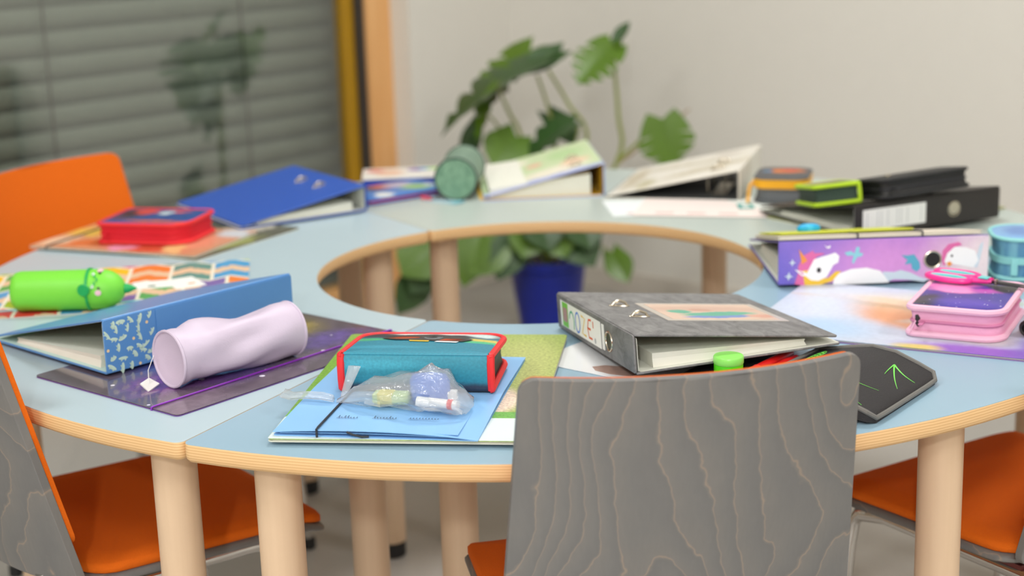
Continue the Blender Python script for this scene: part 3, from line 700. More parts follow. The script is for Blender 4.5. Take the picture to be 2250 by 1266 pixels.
fig = [('mane', [(1756, 606), (1748, 630), (1772, 634), (1785, 600), (1796, 575), (1788, 556), (1768, 566), (1756, 590)], 'ppink', .0001),
       ('mane', [(1766, 600), (1770, 632), (1800, 634), (1830, 626), (1842, 612), (1850, 604), (1838, 604), (1822, 618), (1790, 622), (1778, 600)], 'pgold', .0003),
       ('body', [(1832, 634), (1836, 612), (1872, 600), (1905, 598), (1935, 606), (1948, 622), (1955, 633)], 'pw', .0002),
       ('hind_leg', [(1940, 608), (1965, 610), (1980, 606), (2000, 612), (2020, 622), (2040, 630), (2030, 634), (1995, 628), (1965, 626), (1948, 632)], 'pgrey', .00015),
       ('head', [(1772, 612), (1780, 596), (1790, 576), (1808, 570), (1824, 566), (1836, 562), (1845, 570), (1843, 584), (1832, 590), (1826, 602), (1818, 616), (1800, 624), (1784, 622)], 'pw', .0004),
       ('ear', [(1748, 597), (1772, 604), (1778, 612), (1764, 612)], 'pw', .0005), ('inner_ear', [(1756, 601), (1769, 606), (1766, 609)], 'ppink', .0006),
       ('horn', [(1757, 552), (1776, 578), (1764, 586)], 'porange', .0005),
       ('forelock', [(1772, 572), (1786, 562), (1806, 562), (1814, 564), (1794, 570), (1784, 584)], 'ppink', .0005),
       ('eye', ell(1801, 600, 5, 6, 12), 'pblack', .0006), ('nostril', ell(1833, 573, 1.6, 1.8, 8), 'pgrey', .0006)]
fig += [('butterfly', [(1856, 563), (1870, 560), (1878, 566), (1882, 551), (1889, 552), (1888, 564), (1897, 566), (1894, 572), (1884, 574), (1876, 589), (1873, 584), (1876, 570), (1862, 570)], 'paqua', .0002),
        ('bird', [(1980, 573), (1995, 574), (2008, 572), (2020, 590), (2022, 604), (2014, 611), (2004, 604), (2002, 592), (1988, 594), (1994, 584)], 'pteal', .0002),
        ('star', [(1812, 538 + 6), (1818, 549), (1826, 546), (1824, 552), (1818, 552)], 'pw', .0002),
        ('star', [(1733, 610), (1736, 602), (1739, 610), (1745, 613), (1738, 615), (1735, 622), (1732, 614), (1726, 612)], 'pgrey', .0002),
        ('star', [(1741, 580), (1743, 573), (1746, 580), (1751, 582), (1745, 584), (1743, 590), (1740, 583), (1735, 582)], 'pgrey', .0002),
        ('foal_mane', [(2068, 586), (2070, 566), (2082, 552), (2104, 548), (2112, 554), (2092, 560), (2080, 574), (2078, 596), (2072, 600)], 'ppink', .0002),
        ('foal', [(2074, 590), (2080, 572), (2096, 558), (2120, 560), (2140, 568), (2148, 590), (2138, 606), (2110, 600), (2090, 596), (2080, 600)], 'pw', .0003),
        ('foal_leg', [(2138, 604), (2144, 580), (2150, 556), (2158, 548), (2156, 566), (2150, 594), (2146, 606)], 'pgrey', .0002),
        ('foal_eye', ell(2090, 578, 2.5, 3, 10), 'pblack', .0005), ('foal_muzzle', [(2078, 594), (2086, 590), (2092, 596), (2084, 602)], 'porange', .0004)]
for n, pts, mt, z in fig: dec(sp5, H5, n + '_print', [U(a, b) for a, b in pts], M[mt], z)
# 6 leaf-print binder
H6 = .0715
t6, sp6, fc6, fm6, ct = binder('blue binder with a pale leaf print and mint lining under the lilac pouch', -.4690, -.4520, 47.4, H6, .006, M['leafblue'], M['leafblue'], M['mintboard'], L=.314, D=.280, z=.0058, paper=.016, eyes=False, ringx=.06)
M['leafprint'] = plain('pale_leaf_print', C(196, 222, 206), .4, vary=.08, vscale=90); M['bloom'] = plain('cream_bloom_print', C(232, 206, 160), .4, vary=.05)
rnd = random.Random(5); mb = MB(SF(H6)); mb2 = MB(SF(H6))
for i in range(30):
    cx, cy = -.150 + (i % 5) * .0145 + .006 * (i // 5 % 2) + rnd.uniform(-.003, .003), -.030 + (i // 5) * .0118 + rnd.uniform(-.003, .003); a = rnd.uniform(0, PI)
    if i % 7 == 3: mb2.poly(ell(cx, cy, .0022, .0022, 9), .0002, .0001); continue
    ln, wd = rnd.uniform(.0052, .0078), rnd.uniform(.0018, .0030)
    mb.poly(ell(cx, cy, ln, wd, 10, a), .0002, .0001)
    for q in (-.5, .3): mb.poly(ell(cx + q * ln * math.cos(a) - .0022 * math.sin(a), cy + q * ln * math.sin(a) + .0022 * math.cos(a), .0024, .0008, 8, a + .9), .0002, .0001)
for o_, m_ in ((mb, 'leafprint'), (mb2, 'bloom')): q = obj('leaf_print', o_, M[m_], sp6)
mb = MB(SF(H6)); mb.poly(rrect(.232, H6 - .004, .002, 2, .040, 0), .0003, .0012); obj('spine_label', mb, M['leafblue'], sp6)
# 7 grey marbled binder
H7 = .048
t7, sp7, fc7, fm7, ct = binder('grey marbled binder with a photo on its lid beside the chair back', .0615, -.541, -75.0, H7, .0100, M['marble'], M['marble'], M['paperedge'], D=.272, z=.0110, tilt=.065, lift=.034, paper=.018, hole=.066, ringx=-.005)
mb = MB(SF(H7)); mb.poly(rrect(.176, .036, .001, 2, -.054, 0), 0, .0003); lb7 = obj('spine_label', mb, M['white'], sp7)
mb = MB(SF(H7)); mb.poly(rrect(.010, .034, .001, 2, .043, 0), 0, .0003); obj('spine_sticker', mb, M['white'], sp7)
def lab(name, mat, *polys, z=.0004, ribs=(), wd=.003):
    mb = MB(SF(H7))
    fx = lambda p: [(-.14 + (a_ + .14) * .86, b2) for a_, b2 in p]
    for p in polys: mb.poly(fx(p), z, .0001)
    for r_ in ribs: mb.ribbon(fx(r_), wd, z + .0001)
    return obj(name, mb, mat, lb7)
M['pgreen'] = plain('print_green', C(120, 200, 70), .5, vary=0); M['pmint'] = plain('print_mint', C(70, 178, 140), .5, vary=0); M['pblue'] = plain('print_blue', C(80, 130, 224), .5, vary=0)
M['pred'] = plain('print_red', C(226, 96, 52), .5, vary=0); M['pskin'] = plain('print_rose_brown', C(176, 140, 136), .5, vary=.2, vscale=150)
lab('portrait_print', M['pgreen'], rrect(.030, .034, .001, 2, -.117, 0)); lab('portrait_figure', M['pskin'], rrect(.024, .020, .004, 3, -.117, 0), z=.0006)
arc = [(-.083 + .012 * math.cos(a), -.004 + .013 * math.sin(a)) for a in [R(160 - 180 * i / 12) for i in range(13)]]
lab('letter_print', M['pmint'], ribs=[[(-.095, -.002)] + arc + [(-.072, -.014)]])
lab('letter_print', M['pblue'], ribs=[[(-.052 + .0115 * math.cos(2 * PI * i / 16), -.001 + .0135 * math.sin(2 * PI * i / 16)) for i in range(17)]])
lab('letter_print', M['pgold'], ribs=[[(-.032, .012), (-.014, .010), (-.030, -.012), (-.010, -.013)]])
lab('letter_print', M['pred'], ribs=[[(.018, .013), (.005, .012), (-.001, .0), (.004, -.012), (.020, -.012)], [(.0, 0), (.014, 0)]])
lab('letter_print', M['pred'], ribs=[[(.027, .013), (.027, .004)]]); lab('letter_print', M['printgrey'], ell(.034, -.012, .004, .004, 10))
# rectangle photo on the lid
pg = paint('photo_with_child_in_green', C(226, 196, 176), [(0, .02, .09, .02, C(214, 178, 160), .5), (.0, -.035, .05, .012, C(108, 142, 208), .25, 8), (.005, -.016, .055, .014, C(84, 178, 150), .2, 10), (-.045, .0, .016, .014, C(84, 176, 148), .2), (-.01, .012, .016, .010, C(206, 160, 140), .3), (.06, -.03, .02, .012, C(226, 170, 150), .4)], .25, .006, 60)
mb = MB(); mb.poly(rrect(.170, .130, .002, 2), 0, .0005); pf_ = obj('photo_mount', mb, plain('clear_pocket_grey', C(196, 188, 178), .3, vary=.04), fc7, (-.002, .166, .0027), (0, 0, R(90)))
mb = MB(); mb.poly(rrect(.150, .112, .001, 2), .0005, .0003); obj('photo_print', mb, pg, fc7, (-.002, .166, .0027), (0, 0, R(90)))

# ------------------------------------------------------------------ folders and sheets lying flat
def folder(name, label, cat, x, y, deg, L, Wd, th, mat, z=0.0, elastic=None, ex=None, inner=None, group='folders on the round table', rc=.006, tilt=(0, 0)):
    t = thing(name, label, cat, T(x, y, z), (tilt[0], tilt[1], R(deg)), group)
    obj('back_cover', MB().prism(rrect(L, Wd, rc, 4), 0, .0010, .0002), inner or mat, t)
    if th > .0025: obj('flap', MB().prism(rrect(L - .004, Wd - .006, rc, 4), .0010, th - .0010), M['paperedge'], t)
    obj('front_cover', MB().prism(rrect(L, Wd, rc, 4), th - .0010, th, .0002), mat, t)
    if elastic:
        for e in ex:
            (x0, y0), (x1, y1) = e; d = Vector((x1 - x0, y1 - y0)).normalized() * .001
            pts = [(x0 - d.x, y0 - d.y, .0003), (x0 - d.x, y0 - d.y, th + .0008), (x0 + d.x * 2, y0 + d.y * 2, th + .0014), (x1 - d.x * 2, y1 - d.y * 2, th + .0014), (x1 + d.x, y1 + d.y, th + .0008), (x1 + d.x, y1 + d.y, .0003)]
            obj('elastic_band', MB().tube(pts, .0013, 6), elastic, t, smooth=True)
    return t
def squiggle(mb, x0, y0, n, h, st, seed, z):
    r_ = random.Random(seed); x = x0; pts = []
    for i in range(n * 5):
        if i % 5 == 0: k = r_.choice((.5, .6, .55, 1.0, .5)); hh = h * k
        a = i / 5 * 2 * PI; pts.append((x + .25 * st * math.sin(a * 1.0), y0 + hh * .5 * (1 - math.cos(a)))); x += st / 5
    mb.ribbon(pts, .0007, z); return x
M['ink'] = plain('faint_ink', C(84, 96, 128), .6, vary=0)
M['ink_grey'] = plain('pencil_grey', C(120, 128, 136), .6, vary=0)
# grass-print drawing pad (A3) under the blue folder
gp = paint('grass_photo_print', C(150, 172, 84), [(-.13, .02, .05, .2, C(120, 168, 62), .5), (.1, .08, .06, .12, C(176, 184, 110), .6), (.09, -.075, .03, .05, C(228, 206, 186), .3), (0, -.128, .3, .012, C(112, 176, 84), .15)], .4, .002, 60, .28, 260)
t = folder('drawing_pad', 'large drawing pad with a grass photo and pale strip under the blue folder', 'drawing pad', -.150, -.652, -7.5, .300, .436, .0042, gp, z=.0043, inner=M['paperedge'])
obj('title_strip', MB().poly(rrect(.2992, .078, .003, 3, 0, -.1786), .0042, .0001), plain('pale_ice_card', C(214, 228, 228), .5, vary=.02), t)
mb = MB(); x = .135
for i, (n, sd) in enumerate(((9, 3), (6, 4), (8, 7))):
    mb2 = MB(Matrix.Rotation(PI, 4, 'Z')); x0 = -.135 + i * .075; squiggle(mb, x0 + .03, -.192, n, .014, .0062, sd, .0045)
obj('handwriting', mb, M['ink_grey'], t)
# blue folder on it
M['bluefold'] = plain('bright_blue_card', C(138, 190, 238), .42, vary=.025)
bfx, bfy, bfr = -.1765, -.705, -10.5
t = thing('elastic_folder', 'bright blue folder with a black elastic below the car pencil case', 'folder', T(bfx, bfy, .0088), (0, 0, R(bfr)), 'folders on the round table')
obj('back_cover', MB().prism(rrect(.236, .318, .004, 3), 0, .0009), M['bluefold'], t)
for dz, dy in ((.0028, -.002), (.0050, .0)):
    rs = []
    for i in range(13):
        xx = -.110 + .205 * i / 12; bow = .0012 * math.sin(PI * i / 12)
        rs.append([(xx, -.155 + dy, dz + bow), (xx, .10, dz * .6), (xx, .10, dz * .6 + .0006), (xx, -.155 + dy, dz + bow + .0006)])
    obj('flap', MB().rings(rs), M['bluefold'], t)
rs = []
for i in range(15):
    xx = -.118 + .236 * i / 14; bow = .0075 * math.sin(PI * min(1, .12 + i / 15.5)) ** .6
    rs.append([(xx, -.159, bow), (xx, 0, .0058), (xx, .159, .0022), (xx, .159, .0031), (xx, 0, .0067), (xx, -.159, bow + .0009)])
fcov = obj('front_cover', MB().rings(rs), M['bluefold'], t, smooth=True, ang=30)
mb = MB(); mb.tube([(-.066, -.1605, .0002), (-.066, -.1608, .0095), (-.066, -.155, .0098), (-.066, -.02, .0078), (-.066, .12, .0046)], .0014, 6); obj('elastic_band', mb, M['elastic_black'], t, smooth=True)
mb = MB(); mb.tube([(-.031, -.1605, .0072), (-.024, -.1610, .0045), (-.014, -.1605, .0022), (-.006, -.159, .0020)], .0013, 6); obj('elastic_knot', mb, M['elastic_black'], t, smooth=True)
mb = MB()
for i, (n, sd) in enumerate(((7, 11), (8, 12), (10, 13))): squiggle(mb, -.055 + i * .042, -.118 + .001 * i, n, .011, .0036, sd, .0090)
obj('handwriting', mb, M['ink'], t)
# galaxy folder (A3)
M['purple_el'] = plain('purple_elastic', C(132, 42, 176), .5, vary=.05)
gl = paint('galaxy_print', C(98, 86, 96), [(.10, .04, .07, .05, C(190, 168, 30), .8, 30), (.16, .09, .04, .03, C(96, 90, 70), .7), (-.02, -.02, .09, .05, C(96, 70, 160), .8, 20), (-.12, -.03, .06, .04, C(120, 60, 140), .8), (.13, -.06, .07, .03, C(104, 84, 150), .8), (-.06, .06, .06, .04, C(70, 80, 150), .8), (.05, -.10, .06, .03, C(112, 100, 116), .8), (-.17, -.12, .05, .04, C(120, 104, 116), .7), (.02, .03, .02, .02, C(210, 200, 150), .8), (.06, .09, .03, .02, C(180, 150, 60), .7)], .14, .03, 14, .2, 60, coat=.4, stars=22)
folder('elastic_folder', 'dark glossy galaxy folder with a purple elastic under the lilac pouch', 'folder', -.428, -.482, 50,   .418, .292, .0028, gl, elastic=M['purple_el'], ex=[((-.209, -.098), (.209, -.098))], inner=plain('violet_card', C(120, 84, 160), .4, vary=.05))
# colour pencil print folder (A3)
def pencil_print():
    m, nt, b = newmat('pencil_tips_print'); b.inputs['Roughness'].default_value = .35
    tc = N(nt, 'ShaderNodeTexCoord'); sep = N(nt, 'ShaderNodeSeparateXYZ'); nt.links.new(tc.outputs['Object'], sep.inputs[0])
    ca = .068; 
    u = mathn(nt, 'DIVIDE', mathn(nt, 'ADD', sep.outputs['X'], .5), ca); zz = mathn(nt, 'MULTIPLY', mathn(nt, 'PINGPONG', u, .5), .055); v = mathn(nt, 'DIVIDE', mathn(nt, 'ADD', mathn(nt, 'ADD', sep.outputs['Y'], .47), zz), .125)
    row = mathn(nt, 'FLOOR', v); u = mathn(nt, 'ADD', u, mathn(nt, 'MULTIPLY', row, .37))
    fu = mathn(nt, 'FRACT', u); fv = mathn(nt, 'FRACT', v); cu = mathn(nt, 'FLOOR', u)
    cb = N(nt, 'ShaderNodeCombineXYZ'); nt.links.new(cu, cb.inputs[0]); nt.links.new(row, cb.inputs[1])
    wn = N(nt, 'ShaderNodeTexWhiteNoise', noise_dimensions='3D'); nt.links.new(cb.outputs[0], wn.inputs['Vector'])
    ramp = N(nt, 'ShaderNodeValToRGB'); ramp.color_ramp.interpolation = 'CONSTANT'; nt.links.new(wn.outputs['Value'], ramp.inputs[0])
    cols = [C(226, 66, 58), C(240, 130, 52), C(160, 190, 44), C(244, 196, 28), C(226, 44, 120), C(86, 170, 90), C(78, 160, 210), C(126, 104, 170), C(96, 150, 140), C(180, 80, 60)]
    e = ramp.color_ramp.elements; e[0].color = cols[0]; e[1].position = .1; e[1].color = cols[1]
    for i, c in enumerate(cols[2:]): x = e.new(.1 * (i + 2)); x.color = c
    no = N(nt, 'ShaderNodeTexNoise'); no.inputs['Scale'].default_value = 120; nt.links.new(tc.outputs['Object'], no.inputs['Vector'])
    wob = mathn(nt, 'ADD', fv, mathn(nt, 'MULTIPLY', no.outputs['Fac'], .16))
    wood_ = mathn(nt, 'MULTIPLY', mathn(nt, 'GREATER_THAN', wob, .46), mathn(nt, 'LESS_THAN', wob, .74))
    col = mixc(nt, wood_, ramp.outputs[0], C(232, 196, 160))
    ed = mathn(nt, 'ADD', mathn(nt, 'LESS_THAN', fu, .085), mathn(nt, 'LESS_THAN', fv, .07)); ed = mathn(nt, 'MINIMUM', ed, 1)
    nt.links.new(mixc(nt, ed, col, C(240, 234, 214)), b.inputs['Base Color']); return m
M['cyan_el'] = plain('pale_cyan_elastic', C(140, 216, 222), .5, vary=.03)
t = folder('elastic_folder', 'folder printed with colour pencil tips under the green dinosaur roll', 'folder', -.680, -.068, 8, .420, .300, .0028, pencil_print(), elastic=M['cyan_el'], ex=[((-.21, -.118), (.21, -.098))], inner=M['paperedge'])
for i, (px, py, l, w_, a, lbl) in enumerate(((345, 625, .075, .05, 12, 'with a green smudge lying on the pencil-print folder'), (405, 622, .05, .07, 30, 'with an orange dot lying on the pencil-print folder'), (325, 672, .075, .022, 6, 'long and narrow, lying on the pencil-print folder'))):
    p = W(px, py, .003); mb = MB(); o = rrect(l, w_, .001, 2); mb.prism(o, 0, .0006 + .0002 * i)
    q = thing('paper_slip', 'small white paper slip ' + lbl, 'paper', (p.x, p.y, TZ + .0030), (0, 0, R(a)), 'paper slips on the pencil folder'); obj('sheet', mb, M['white'], q)
    if i < 2:
        mb = MB(); mb.poly(ell(-.008 + .016 * i, -.012, .007, .004, 12), .0009, .0001); obj('printed_mark', mb, (plain('dark_green_print', C(70, 110, 80), .6, vary=.1), M['porange'])[i], q)
# photo folder and collage folder under the red case
ph = paint('monochrome_photo_print', C(92, 92, 74), [(.03, .02, .06, .05, C(214, 208, 190), .4, 20), (.09, -.03, .04, .02, C(206, 200, 182), .4), (-.06, -.05, .06, .03, C(196, 190, 150), .5), (.1, .06, .04, .03, C(70, 72, 58), .4), (-.02, -.08, .07, .02, C(150, 156, 90), .5), (-.10, -.03, .03, .05, C(190, 120, 100), .5)], .3, .03, 25, .1)
folder('elastic_folder', 'folder with a black and white photo print slipped under the collage folder', 'folder', -.600, .292, 59, .290, .205, .0036, ph, inner=M['paperedge'])
co = paint('warm_collage_print', C(206, 152, 116), [(-.13, .03, .05, .04, C(220, 190, 90), .4), (-.08, -.06, .05, .03, C(216, 120, 70), .4), (.05, -.07, .08, .03, C(202, 84, 56), .4), (.12, .0, .05, .05, C(222, 150, 120), .4), (.0, -.08, .03, .02, C(226, 160, 190), .4), (-.15, -.05, .03, .04, C(226, 200, 170), .4), (.15, .07, .04, .03, C(206, 210, 216), .4), (.1, -.05, .02, .06, C(228, 192, 130), .3, 30), (-.05, .07, .06, .03, C(190, 130, 90), .5)], .3, .03, 25, .12)
folder('elastic_folder', 'warm orange collage folder lying under the red pencil case', 'folder', -.712, .292, -22, .350, .215, .0040, co, z=.0038, elastic=M['elastic_black'], ex=[((-.135, -.1075), (-.135, .1075))], inner=M['paperedge'])
# horse folder on the right
ho = paint('pale_horse_print', C(196, 204, 220), [(-.02, .06, .12, .06, C(222, 216, 204), .5), (-.06, .02, .10, .035, C(226, 178, 132), .6, -20), (.0, -.03, .11, .032, C(222, 160, 112), .6, -24), (-.06, .07, .07, .018, C(232, 206, 172), .6, -8), (-.10, .055, .10, .010, C(206, 172, 128), .6, -12), (.03, -.01, .05, .016, C(206, 196, 180), .5, 22), (-.01, .085, .012, .006, C(120, 120, 118), .5), (.05, .125, .06, .02, C(166, 190, 120), .5), (.12, -.135, .10, .025, C(136, 92, 190), .5), (.19, -.10, .04, .08, C(120, 84, 186), .6), (.03, -.145, .03, .014, C(216, 196, 110), .5), (-.15, .0, .06, .1, C(206, 216, 232), .6), (-.12, -.10, .07, .05, C(176, 204, 232), .6)], .4, .012, 16, .05)
folder('elastic_folder', 'glossy folder with a pale horse picture under the pink pencil case', 'folder', .520, -.413, -28, .420, .300, .0044, ho, inner=plain('lilac_card', C(150, 120, 180), .4, vary=.05))
# green folder below the black binder
gr = paint('jungle_print', C(146, 150, 96), [(-.12, .02, .07, .06, C(176, 170, 116), .5), (.03, -.09, .06, .02, C(160, 160, 30), .4), (.10, -.09, .05, .02, C(168, 96, 50), .4), (.15, -.06, .04, .03, C(60, 150, 70), .4), (.0, -.1, .04, .015, C(52, 48, 34), .4), (.17, .05, .04, .08, C(178, 186, 100), .5), (-.05, -.05, .05, .04, C(110, 112, 60), .5)], .3, .02, 30, .12)
folder('elastic_folder', 'olive jungle-print folder poking out beneath the black binder', 'folder', .648, .328, 34, .380, .240, .0040, gr, elastic=M['elastic_black'], ex=[((-.165, -.12), (-.165, .12))], inner=M['paperedge'])
# stack on the sloping unicorn binder
sl = -math.atan2(.056, .28)
M['ivory'] = plain('ivory_card', C(232, 222, 204), .5, vary=.03)
ca_, sa_ = math.cos(.0052), math.sin(.0052)
zt = .0046 + H5 + .0036
t = folder('elastic_folder', 'ivory folder with black elastics lying on the unicorn binder', 'folder', .512, -.092, .3, .312, .225, .0055, M['ivory'], z=zt - math.tan(-sl) * .1115 + .0005, elastic=M['elastic_black'], ex=[((-.035, -.1125), (-.045, .1125)), ((.063, -.1125), (.060, .1125))], tilt=(sl, 0))
M['lime'] = plain('lime_card', C(206, 212, 40), .5, vary=.04)
folder('elastic_folder', 'lime green card folder resting on the ivory folder', 'folder', .468, -.078, 3, .21, .16, .0028, M['lime'], z=zt - math.tan(-sl) * .1255 + .0082, tilt=(sl, 0))
er = thing('eraser', 'bright blue rounded eraser on the lime folder', 'eraser', T(.428, -.075, zt - math.tan(-sl) * .1285 + .0112), (sl, 0, R(5)))
obj('eraser_body', MB().rings([[(x_, y_, z_) for x_, y_ in ell(0, 0, .0195 * k_, .011 * k_, 20)] for k_, z_ in ((.9, 0), (1, .003), (.95, .007), (.75, .010), (.4, .0118))]), plain('sky_blue_rubber', C(24, 164, 222), .5, vary=.04), er, smooth=True, ang=60)
obj('sleeve', MB().rings([[(x_, y_, z_) for x_, y_ in ell(0, 0, .012 * k_, .0114 * k_, 20)] for k_, z_ in ((.95, .0002), (1.0, .004), (.95, .0078), (.8, .0104))]), plain('cyan_sleeve', C(60, 184, 232), .5, vary=.04), er, smooth=True, ang=60)
# photo card under the grey binder
cd = thing('photo_card', 'white card with a small brown photo under the grey marbled binder', 'card', T(.098, -.562, .0004), (0, 0, R(-40)))
obj('sheet', MB().prism(rrect(.200, .142, .004, 3), 0, .0010), plain('glossy_white_card', C(232, 234, 236), .2, vary=.015), cd)
obj('photo_print', MB().poly([(-.018, -.048), (-.004, -.060), (.020, -.062), (.048, -.056), (.050, -.030), (.020, -.024), (-.008, -.034)], .0010, .0001), plain('brown_photo_patch', C(176, 146, 134), .3, vary=.3, vscale=90), cd)
# loose papers below the white binder
for i, (x, y, a, l, w_, c, words) in enumerate(((.262, .470, 4, .24, .16, C(226, 232, 232), 'plain white worksheet sticking out beneath the white binder'), (.330, .435, -14, .26, .17, C(236, 222, 216), 'pinkish worksheet with faint print beneath the white binder'), (.505, .470, 30, .20, .17, C(224, 230, 224), 'pale sheet half under the yellow and grey pencil case'))):
    t = thing('worksheet', words, 'paper', T(x, y, .0004 + .0008 * i), (0, 0, R(a)), 'loose worksheets')
    obj('sheet', MB().prism(rrect(l, w_, .0008, 1), 0, .0005), plain('sheet_paper_%d' % i, c, .6, vary=.02), t)
    mb = MB()
    for k in range(3): mb.poly([(-.09 + k * .06, -.062), (-.055 + k * .06, -.062), (-.055 + k * .06, -.050), (-.09 + k * .06, -.050)], .0005, .00005)
    obj('printed_lines', mb, plain('faded_rose_print', C(214, 170, 166), .6, vary=.1), t)

# ------------------------------------------------------------------ zip pencil cases
def zip_case(label, x, y, deg, L, Wd, h0, h1, z, rc, top, side, pipe, zipm=None, spine=False, pull=True, pr=.0036, tilt=(0, 0), group='zip pencil cases', name='pencil_case', bulge=.002):
    t = thing(name, label, 'pencil case', T(x, y, z), (tilt[0], tilt[1], R(deg)), group)
    hz = lambda yy: h0 + (h1 - h0) * (yy / Wd + .5)
    out = rrect(L, Wd, rc, 7); n = len(out)
    def ring(o, k): return [(a, b, .003 + (hz(b) - .006) * k) for a, b in o]
    i2 = inset(out, .0035)
    body = MB().rings([ring(i2, 0), ring(inset(out, .0018), .08), ring(i2, .3), ring(inset(out, .0042), .5), ring(i2, .7), ring(inset(out, .0018), .92), ring(i2, 1)])
    obj('body', body, side, t, smooth=True, ang=50)
    i1 = inset(out, .0012)
    sc = lambda k: [(a * k, b * k) for a, b in out]
    tp = MB().rings([[(a, b, hz(b) - .004) for a, b in i1], [(a, b, hz(b) - .001) for a, b in i1], [(a, b, hz(b) + bulge * .4) for a, b in sc(.93)], [(a, b, hz(b) + bulge) for a, b in sc(.6)], [(a, b, hz(b) + bulge * 1.1) for a, b in sc(.2)]])
    tp_o = obj('top_panel', tp, top, t, smooth=True, ang=60)
    obj('bottom_panel', MB().rings([[(a, b, 0) for a, b in sc(.96)], [(a, b, .0032) for a, b in i1]]), side, t)
    # piping along the outline; open at the front when there is a spine
    if spine:
        idx = sorted(range(n), key=lambda i: 0)
        pth = [p for p in out if not (p[1] < -Wd / 2 + rc_min(rc) + .0001)]
        right = [p for p in out if p[0] > 0]; left = [p for p in out if p[0] < 0]
        path = sorted([p for p in out], key=lambda p: math.atan2(p[0], p[1] + Wd * .2))
        for zz, nm_ in ((lambda b: hz(b) - .002, 'piping'), (lambda b: .0036, 'piping')):
            obj(nm_, MB().tube([(a, b, zz(b)) for a, b in path], pr, 8, flat=1.0), pipe, t, smooth=True)
        for s in (-1, 1):
            obj('piping', MB().tube([(s * (L / 2 - .0005), -Wd / 2 + .001, .003), (s * (L / 2 - .0005), -Wd / 2 - .001, h0 * .3), (s * (L / 2 - .0005), -Wd / 2 - .001, h0 * .75), (s * (L / 2 - .0005), -Wd / 2 + .002, h0 - .001)], pr * 1.15, 8), pipe, t, smooth=True)
        sp = MB(); rs = []
        for zz, yy in ((.001, .002), (.006, -.0012), (h0 * .5, -.002), (h0 - .006, -.0012), (h0 + .0003, .003)):
            rs.append([(-L / 2 + .004, -Wd / 2 + yy, zz), (L / 2 - .004, -Wd / 2 + yy, zz), (L / 2 - .004, -Wd / 2 + yy + .004, zz), (-L / 2 + .004, -Wd / 2 + yy + .004, zz)])
        obj('spine', sp.rings(rs), spine if not isinstance(spine, bool) else top, t, smooth=True, ang=60)
    else:
        for zz in (lambda b: hz(b) - .002, lambda b: .0036):
            obj('piping', MB().tube([(a, b, zz(b)) for a, b in out], pr, 8, True), pipe, t, smooth=True)
    if zipm:
        o1 = inset(out, .0030)
        obj('zip', MB().tube([(a, b, .5 * hz(b)) for a, b in o1], .0022, 6, True), zipm, t, smooth=True)
        if pull:
            obj('zip_pull', MB().prism(rrect(.006, .022, .002, 3, -L / 2 + .02, -Wd / 2 - .006), h0 * .5 - .001, h0 * .5 + .001, .0003), zipm, t)
    return t, tp_o
def rc_min(rc): return min(rc) if isinstance(rc, (tuple, list)) else rc
M['redpipe'] = plain('red_piping', C(232, 44, 48), .55, vary=.04, bump=.2)
M['redside'] = plain('red_fabric', C(216, 18, 40), .7, vary=.06, bump=.2)
M['pinkpipe'] = plain('pink_piping', C(240, 188, 212), .6, vary=.03, bump=.2); M['pinkside'] = plain('pink_fabric', C(236, 172, 204), .7, vary=.05, bump=.3, bscale=200)
M['pinkzip'] = plain('dusty_pink_zip', C(206, 126, 166), .5, vary=.1)
M['darkzip'] = plain('dark_zip', C(40, 40, 46), .5, vary=.1)
# car case: spine towards the chair
cartop = paint('racing_car_print', C(40, 132, 156), [(.0, .05, .12, .03, C(42, 52, 60), .4), (-.02, .058, .03, .006, C(226, 232, 230), .4, 10), (.03, .056, .03, .006, C(226, 232, 230), .4, -8), (.065, .045, .02, .012, C(206, 226, 226), .5, -20), (.075, .012, .04, .008, C(206, 190, 90), .6, -14), (.07, .002, .04, .006, C(80, 184, 130), .6, -14), (-.08, .018, .03, .008, C(70, 170, 120), .6), (-.05, -.03, .05, .008, C(54, 150, 176), .7)], .5, .004, 60, .12, 300)
carspine = paint('teal_spine_print', C(46, 138, 160), [(0, .0, .3, .011, C(56, 66, 84), .35), (-.05, .034, .06, .006, C(60, 158, 182), .7)], .55, .002, 60, .12, 300, axes='XZ')
tcar, tpc = zip_case('teal pencil case with red piping and a racing car picture', -.1555, -.6555, -8.5, .184, .128, .047, .036, .0170, (.002, .002, .026, .026), cartop, M['darkzip'], M['redpipe'], spine=carspine, tilt=(.0, .0), pr=.0042)
def cd_(name, pts, mat, z=.0505):
    # pieces of the printed car, following the slope of the lid
    mb = MB(); n_ = len(pts); hz = lambda b: .047 + (-.011) * (b / .128 + .5) + .0030
    ar = sum(pts[i][0] * pts[(i + 1) % n_][1] - pts[(i + 1) % n_][0] * pts[i][1] for i in range(n_)); pts = pts if ar > 0 else pts[::-1]
    mb.rings([[(a, b, hz(b)) for a, b in pts], [(a, b, hz(b) + .0003) for a, b in pts]]); return obj(name, mb, mat, tpc)
cd_('car_body_print', [(-.058, .018), (-.05, .030), (-.030, .040), (.0, .044), (.02, .036), (.046, .026), (.058, .012), (.046, .000), (.012, .004), (-.01, .010), (-.04, .010)], M['pblack'])
cd_('flame_print', [(-.052, .019), (-.034, .030), (-.010, .030), (-.012, .022), (-.034, .016)], M['pred']); cd_('flame_print', [(.016, .006), (.022, .018), (.040, .018), (.050, .010), (.042, .004)], M['pred'])
cd_('stripe_print', [(-.050, .018), (-.03, .024), (-.022, .020), (-.036, .0155)], M['porange']); cd_('wheel_print', ell(.006, .026, .012, .011, 16), M['pgrey']); cd_('hub_print', ell(.006, .026, .005, .005, 10), M['pblack'])
